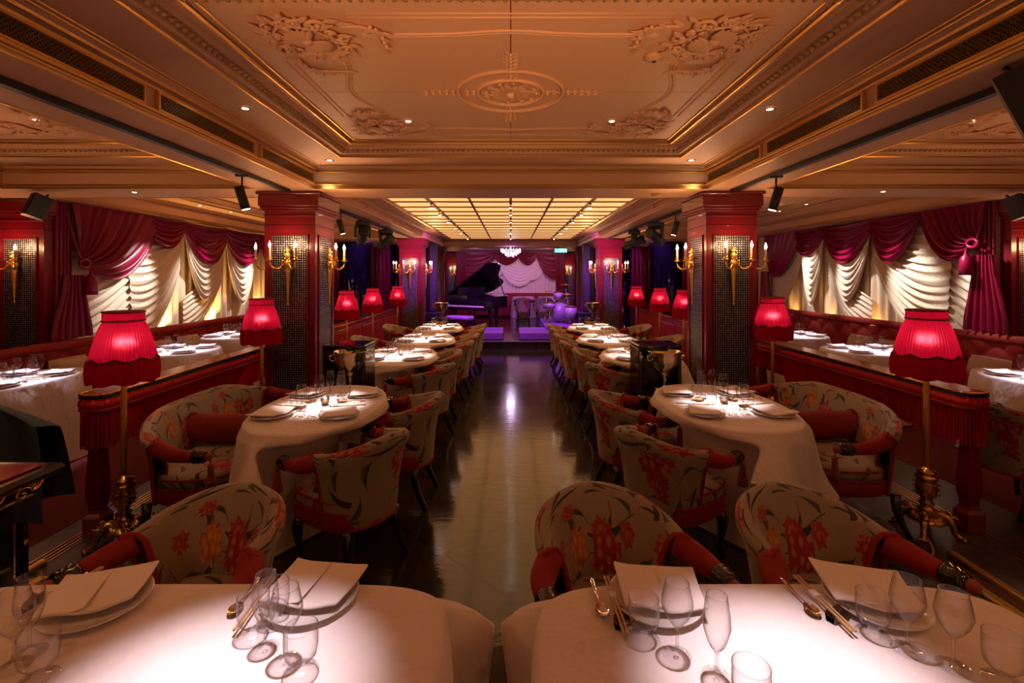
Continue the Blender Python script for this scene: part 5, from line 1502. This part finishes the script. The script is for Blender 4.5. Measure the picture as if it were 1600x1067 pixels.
for x, y, nm in ((-1.42, 4.28, 'near left'), (1.36, 4.28, 'near right')):
    bst((x, y, 0), 0, 'polished pedestal stand under the %s silver bucket' % nm); bucket((x, y, .785), .3, 'shiny silver champagne bucket on a pedestal, ' + nm + ' of the aisle')
for x, y, nm in ((-1.42, 9.9, 'far left'), (1.68, 9.9, 'far right')): bucket((x, y, .90), .3, 'silver champagne bucket on the stand, ' + nm + ' of the aisle')

# ================================================================== HOST DESK AND JACKET
t = thing('host_desk', 'black lacquered desk with gilt frieze and crimson glossy top at the left edge', 'desk', (-2.28, 1.20, 0))
MB().box((-.55, -.6, .02), (.52, .52, .85), .008).build('cabinet', 'black', t)
MB().box((-.60, -.66, .90), (.57, .67, .935), .014).build('top_edge', 'black', t)
MB().box((-.55, -.61, .9355), (.52, .62, .942), .004).build('glass_top', 'wine', t)
MB().box((-.57, -.63, .85), (.54, .57, .90), .004).build('frieze', 'black', t)
g = MB()
for k in range(9):
    y = -.56 + k*.135; spiral(g, .546, 0, 0, .001, .1, 0, 1, .001, 2) if False else None
    st = len(g.v); spiral(g, 0, 0, 0, .026, 1.2, 0, 1, .008, 12); leaf(g, .03, 0, 0, .3, .06, .014); leaf(g, .03, .01, 0, 1.0, .05, .012)
    g.xf(Matrix.Translation((.543, y, .873)) @ Matrix.Rotation(PI/2, 4, 'Y') @ Matrix.Rotation(PI/2, 4, 'Z') @ Matrix.Diagonal((1, .8, 1, 1)), st)
g.box((.54, -.62, .852), (.546, .56, .857)).box((.54, -.62, .893), (.546, .56, .898)); g.build('gilt_scroll_frieze', 'brass', t)
MB().box((.521, -.56, .62), (.527, .50, .626)).box((.521, -.56, .12), (.527, .50, .126)).build('inlay_line', 'steel', t)
jk = MB()
def jf(u, v):
    x = lerp(-.30, .30, u); sh = 1.02 - .13*abs(x/.30)**2.2 - .012*math.sin(9*u)
    a = v*PI; r = .075 + .02*math.sin(5*u)
    if v < .5: return (x*(1+.25*(1-v*2)), -.09 - .05*(1-2*v)**2 + .025*math.sin(u*17)*(1-2*v), lerp(.42, sh, sstep(v*2)**.6))
    w = (v-.5)*2; return (x*(1+.22*w), -.09 + .16*sstep(w*4) + .03*w + .02*math.sin(u*15)*w, lerp(sh, .45, w**1.5))
jk.grid(jf, 30, 26, flip=True); o = jk.build('draped_jacket', 'cloth_black', None, (-2.72, 2.46, 0), .25); tag(o, 'black jacket hung over a chair back behind the desk, left edge of the photo', 'jacket')
sl = MB(); sl.tube([(-2.18, 2.36, .93), (-2.12, 2.33, .84), (-2.07, 2.33, .72), (-2.06, 2.35, .62)], [.05, .062, .058, .05], 10)
t = thing('side_chair', 'black wooden chair carrying the jacket behind the desk', 'chair', (-2.72, 2.50, 0), .25)
MB().box((-.21, -.40, .42), (.21, .02, .46), .01).build('seat', 'black', t); MB().box((-.20, -.055, .62), (.20, -.03, .93), .01).build('backrest', 'black', t)
for sx in (-1, 1):
    MB().box((sx*.19, -.04, .003), (sx*.155, -.005, .90)).build('leg', 'black', t); MB().box((sx*.19, -.39, .003), (sx*.155, -.355, .419)).build('leg', 'black', t)

# ================================================================== STAGE: PIANO, STOOL, DRUMS
def piano():
    t = thing('grand_piano', 'black grand piano with raised lid on the left of the stage', 'piano', (-1.12, 12.95, .18), -math.radians(33))
    # keyboard end faces the camera (-y), bass side left (-x)
    w = .76; plan = [(-w, 0), (w, 0), (w, .55), (w*.98, .75), (w*.80, 1.0), (w*.45, 1.22), (w*.15, 1.45), (0, 1.75), (-w*.12, 2.0), (-w*.35, 2.15), (-w*.65, 2.18), (-w*.9, 2.05), (-w, 1.8)]
    def sm(P, n=3):
        for _ in range(n):
            Q = []
            for i in range(len(P)):
                a, b = Vector(P[i]), Vector(P[(i+1) % len(P)])
                if i == 0 or i == len(P)-1: Q += [tuple(a)] if i == 0 else [tuple(a)]
                else: Q += [tuple(a.lerp(b, .25)), tuple(a.lerp(b, .75))]
            P = Q
        return P
    S_ = sm(plan, 2)
    MB().prism(S_, .62, .93).build('case', 'black', t)
    MB().box((-w+.02, -.30, .58), (w-.02, .05, .66), .008).build('keybed', 'black', t)
    for s in (-1, 1): MB().box((s*w, -.28, .64), (s*(w-.07), .03, .80), .02).build('cheek_block', 'black', t)
    MB().box((-w+.08, -.26, .66), (w-.08, -.10, .685)).build('white_keys', 'ivory', t)
    bk = MB()
    for k in range(36):
        if k % 7 in (2, 6): continue
        x = -w+.11 + k*(2*w-.2)/36; bk.box((x, -.20, .686), (x+.012, -.10, .698))
    bk.build('black_keys', 'black', t)
    MB().box((-w+.07, -.09, .66), (w-.07, -.07, .82), .006).build('fallboard', 'black', t)
    st = len([]) ; l = MB(); l.prism([(x, y) for x, y in S_], 0, .022); 
    m_ = Matrix.Translation((-w, 0, .94)) @ Matrix.Rotation(-math.radians(35), 4, 'Y') @ Matrix.Translation((w, 0, 0)); l.xf(m_); l.build('lid', 'black', t)
    MB().tube([(w-.12, .75, .93), (w*.42, .8, 1.74)], .012, 6).build('lid_prop', 'black', t)
    MB().box((-.5, .10, .94), (.45, .115, 1.16), .004).build('music_desk', 'black', t)
    for x, y in ((-.62, .15), (.62, .15), (-.35, 1.8)): MB().lathe([(.075, .62), (.08, .5), (.045, .42), (.055, .3), (.04, .1), (.05, .08), (.03, .05), (.03, .004)][::-1], 14, (x, y, 0)).build('leg', 'black', t)
    MB().box((-.10, .12, .12), (-.07, .15, .6)).box((.07, .12, .12), (.10, .15, .6)).box((-.13, .05, .08), (.13, .2, .13), .01).build('pedal_lyre', 'black', t)
    return t
piano()
t = thing('piano_stool', 'low violet-lit padded stool in front of the grand piano', 'stool', (-1.28, 12.25, .18), -.5)
MB().box((-.33, -.17, .36), (.33, .17, .46), .03).build('seat', mat('stool_leather', (.35, .2, .5), .35), t)
for sx in (-1, 1):
    for sy in (-1, 1): MB().box((sx*.30, sy*.14, .003), (sx*.26, sy*.10, .36)).build('leg', 'black', t)
def drum(name, lab, x, y, z, r, h, tilt=0, ax='Z', stand=True):
    t = thing(name, lab, 'drum', (x, y, z), tilt)
    R_ = Matrix.Rotation(PI/2, 4, 'X') if ax == 'Y' else Matrix.Identity(4)
    MB().lathe([(r, -h/2), (r, h/2)], 28).xf(R_).build('shell', 'drumw', t)
    for s in (-1, 1): MB().lathe([(r*1.03, s*h/2-.01), (r*1.03, s*h/2+.012)], 28, cap=False).xf(R_).build('hoop', 'steel', t)
    MB().lathe([(.0001, -h/2-.006), (r, -h/2-.006)], 28, cap=False).xf(R_).build('head', 'skin_drum', t)
    if stand and ax == 'Z':
        s = MB(); s.tube([(0, 0, -h/2), (0, 0, -(z-.42))], .012, 6)
        for k in range(3): s.tube([(0, 0, -(z-.42)+.15), (.16*math.cos(k*2.1), .16*math.sin(k*2.1), -(z-.41)+.01)], .008, 5)
        s.build('stand', 'steel', t)
    return t
drum('bass_drum', 'pearl white bass drum standing on the violet platform', 1.32, 13.1, .40+.285, .25, .36, .15, 'Y')
drum('snare_drum', 'snare drum left of the bass drum', 1.02, 12.75, .88, .16, .13)
drum('tom_drum', 'small tom above the bass drum', 1.30, 13.1, 1.12, .13, .18); drum('tom_drum', 'floor tom right of the bass drum', 1.56, 12.55, .70, .16, .30)
for x, y, z, r, nm in ((.98, 13.3, 1.22, .17, 'left'), (1.55, 13.5, 1.40, .20, 'highest'), (1.52, 12.9, 1.16, .16, 'right')):
    t = thing('cymbal', '%s brass cymbal of the drum kit' % nm, 'cymbal', (x, y, z))
    MB().lathe([(.0001, .03), (.04, .022), (.05, .012), (r, 0), (r, -.002), (.05, .010), (.0001, .026)], 28, cap=False).build('plate', 'gold', t)
    s = MB(); s.tube([(0, 0, .04), (0, 0, -(z-.42))], .009, 6)
    for k in range(3): s.tube([(0, 0, -(z-.42)+.2), (.18*math.cos(k*2.1), .18*math.sin(k*2.1), -(z-.41)+.01)], .008, 5)
    s.build('stand', 'steel', t)
# ================================================================== LAMPLIGHT AND ADDED FILL LIGHTS
def spotl(name, loc, aim, power, col, cone, blend=.7, r=.03): return lamp('SPOT', name, loc, power, col, r, aim, cone, blend)
for (x, y, hx, hy, wh) in T:
    spotl('table_spotlight', (x*.98, y + .1, 2.66 if y < 5 else 2.62), (x, y, TZ), LP['table']*(.48 if y < 5 else .62), WHITE, 21 if y < 5 else 26, 1.0)
spotl('table_spotlight', (-.50, 1.20, 2.50), (-.64, 1.00, TZ), LP['table']*.21, (1.0, .80, .88), 27, 1.0)
spotl('table_spotlight', (.55, 1.20, 2.50), (.64, 1.02, TZ), LP['table']*.21, (1.0, .80, .88), 27, 1.0)
for (x, y, hx, hy, wh) in SIDE: spotl('table_spotlight', (x*.97, y, 2.52), (x, y, TZ), LP['table']*.40, (.92, .82, 1.0), 32, 1.0)
# wall washers on the cream drapes
for s, X, ys in ((-1, -5.40, (7.0, 8.2, 9.7)), (1, 5.74, (5.9, 7.0, 8.1, 9.2))):
    for y in ys:
        spotl('drape_washer', (X - s*1.0, y + .1, 2.50), (X, y - .25, 1.45), LP['drape']*1.55, (1.0, .90, .84), 44, .8, .02)
        spotl('drape_uplighter', (X - s*.10, y + .5, .80), (X, y + .4, 1.3), LP['drape']*.7, (1.0, .50, .13), 130, .8, .02)
# stage colours
for k_, (x, y, a) in enumerate(((-1.6, 11.4, (-1.0, 13.2, .2)), (1.5, 11.6, (1.3, 13.2, .3)), (0, 12.4, (0, 16.2, .2)), (-.6, 10.2, (-.5, 11.9, .2)), (.7, 10.2, (.5, 11.9, .2)))):
    spotl('stage_spotlight', (x, y, 2.45), a, LP['stage']*(1 if k_ < 3 else .4), PURPLE, 75, .6)
for s in (-1, 1):
    spotl('stage_wash', (s*1.3, 16.2, 2.5), (s*1.0, 18.6, 1.5), LP['stage']*.3, (.9, .45, .8) if s > 0 else (.7, .35, 1.0), 90, .7)
    spotl('bay_wash', (s*3.6, 12.0, 2.5), (s*4.3, 14.3, 1.0), LP['stage']*.35, (.45, .1, 1.0), 90, .7)
    spotl('pillar_wash', (s*1.2, 10.2, 2.48), (s*2.3, 11.5, 1.9), LP['stage']*1.2, (.6, .06, 1.0), 60, .7)
lamp('POINT', 'chandelier_light', (0, 14.8, 2.28), 22, (.86, .6, 1.0), .12)
# uplights on the pillar capitals, downlights along the aisle
for s in (-1, 1):
    spotl('capital_uplight', (s*1.90, 4.72, 2.40), (s*1.75, 4.62, 2.75), 2.5, (1.0, .72, .55), 140, .9)
    for y in (.6, 3.2, 6.4): spotl('aisle_downlight', (s*1.72, y, 2.72), (s*1.5, y, 0), LP['cove'], WARM, 100, .8)
# warm fill points added out of view where sconces would hang
for x, y in ((-2.3, -1.6), (2.3, -1.6), (-5.2, .2), (5.4, .2), (-2.3, .6), (2.3, .6)): lamp('POINT', 'rear_fill_point', (x, y, 1.95), 8, WARM, .10)
# warm points standing in for bounced lamplight in the side bays
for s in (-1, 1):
    for y in (3.6, 7.6): lamp('POINT', 'bay_bounce', (s*4.0, y, 2.2), 4.0, WARM, .12)

# fill spots added out of view, throwing warm light along the ceiling
for x, y, z, tx, ty, k_, cn in ((-1.5, -.1, 1.1, -.5, 2.0, 1.15, 48), (1.5, -.1, 1.1, .5, 2.0, 1.15, 48), (-1.6, -1.9, 1.75, -.4, 2.4, .7, 60), (1.6, -1.9, 1.75, .4, 2.4, .7, 60),
                         (-4.2, -.9, 1.3, -3.9, 2.1, 1.1, 52), (4.2, -.9, 1.3, 3.9, 2.1, 1.1, 52)):
    spotl('ceiling_fill', (x, y, z), (tx, ty, 2.86), LP['up']*k_, WARM, cn, 1.0, .06)
for s in (-1, 1):  # upward fill added beside the pillars to brighten the ceiling
    for y in (5.15, 11.5): spotl('pillar_upfill', (s*1.80, y, 2.1), (s*1.2, y - 2.2, 2.9), LP['up']*.10, WARM, 130, .9, .08)

spotl('strip_fill_spot', (2.2, 2.3, 2.5), (2.45, 1.9, 0), 160, (1.0, .8, .5), 40)  # warm spots added from above to brighten the gilt gutter strips
spotl('strip_fill_spot', (-2.2, 2.4, 2.5), (-2.5, 2.4, 0), 60, (1.0, .7, .4), 36)
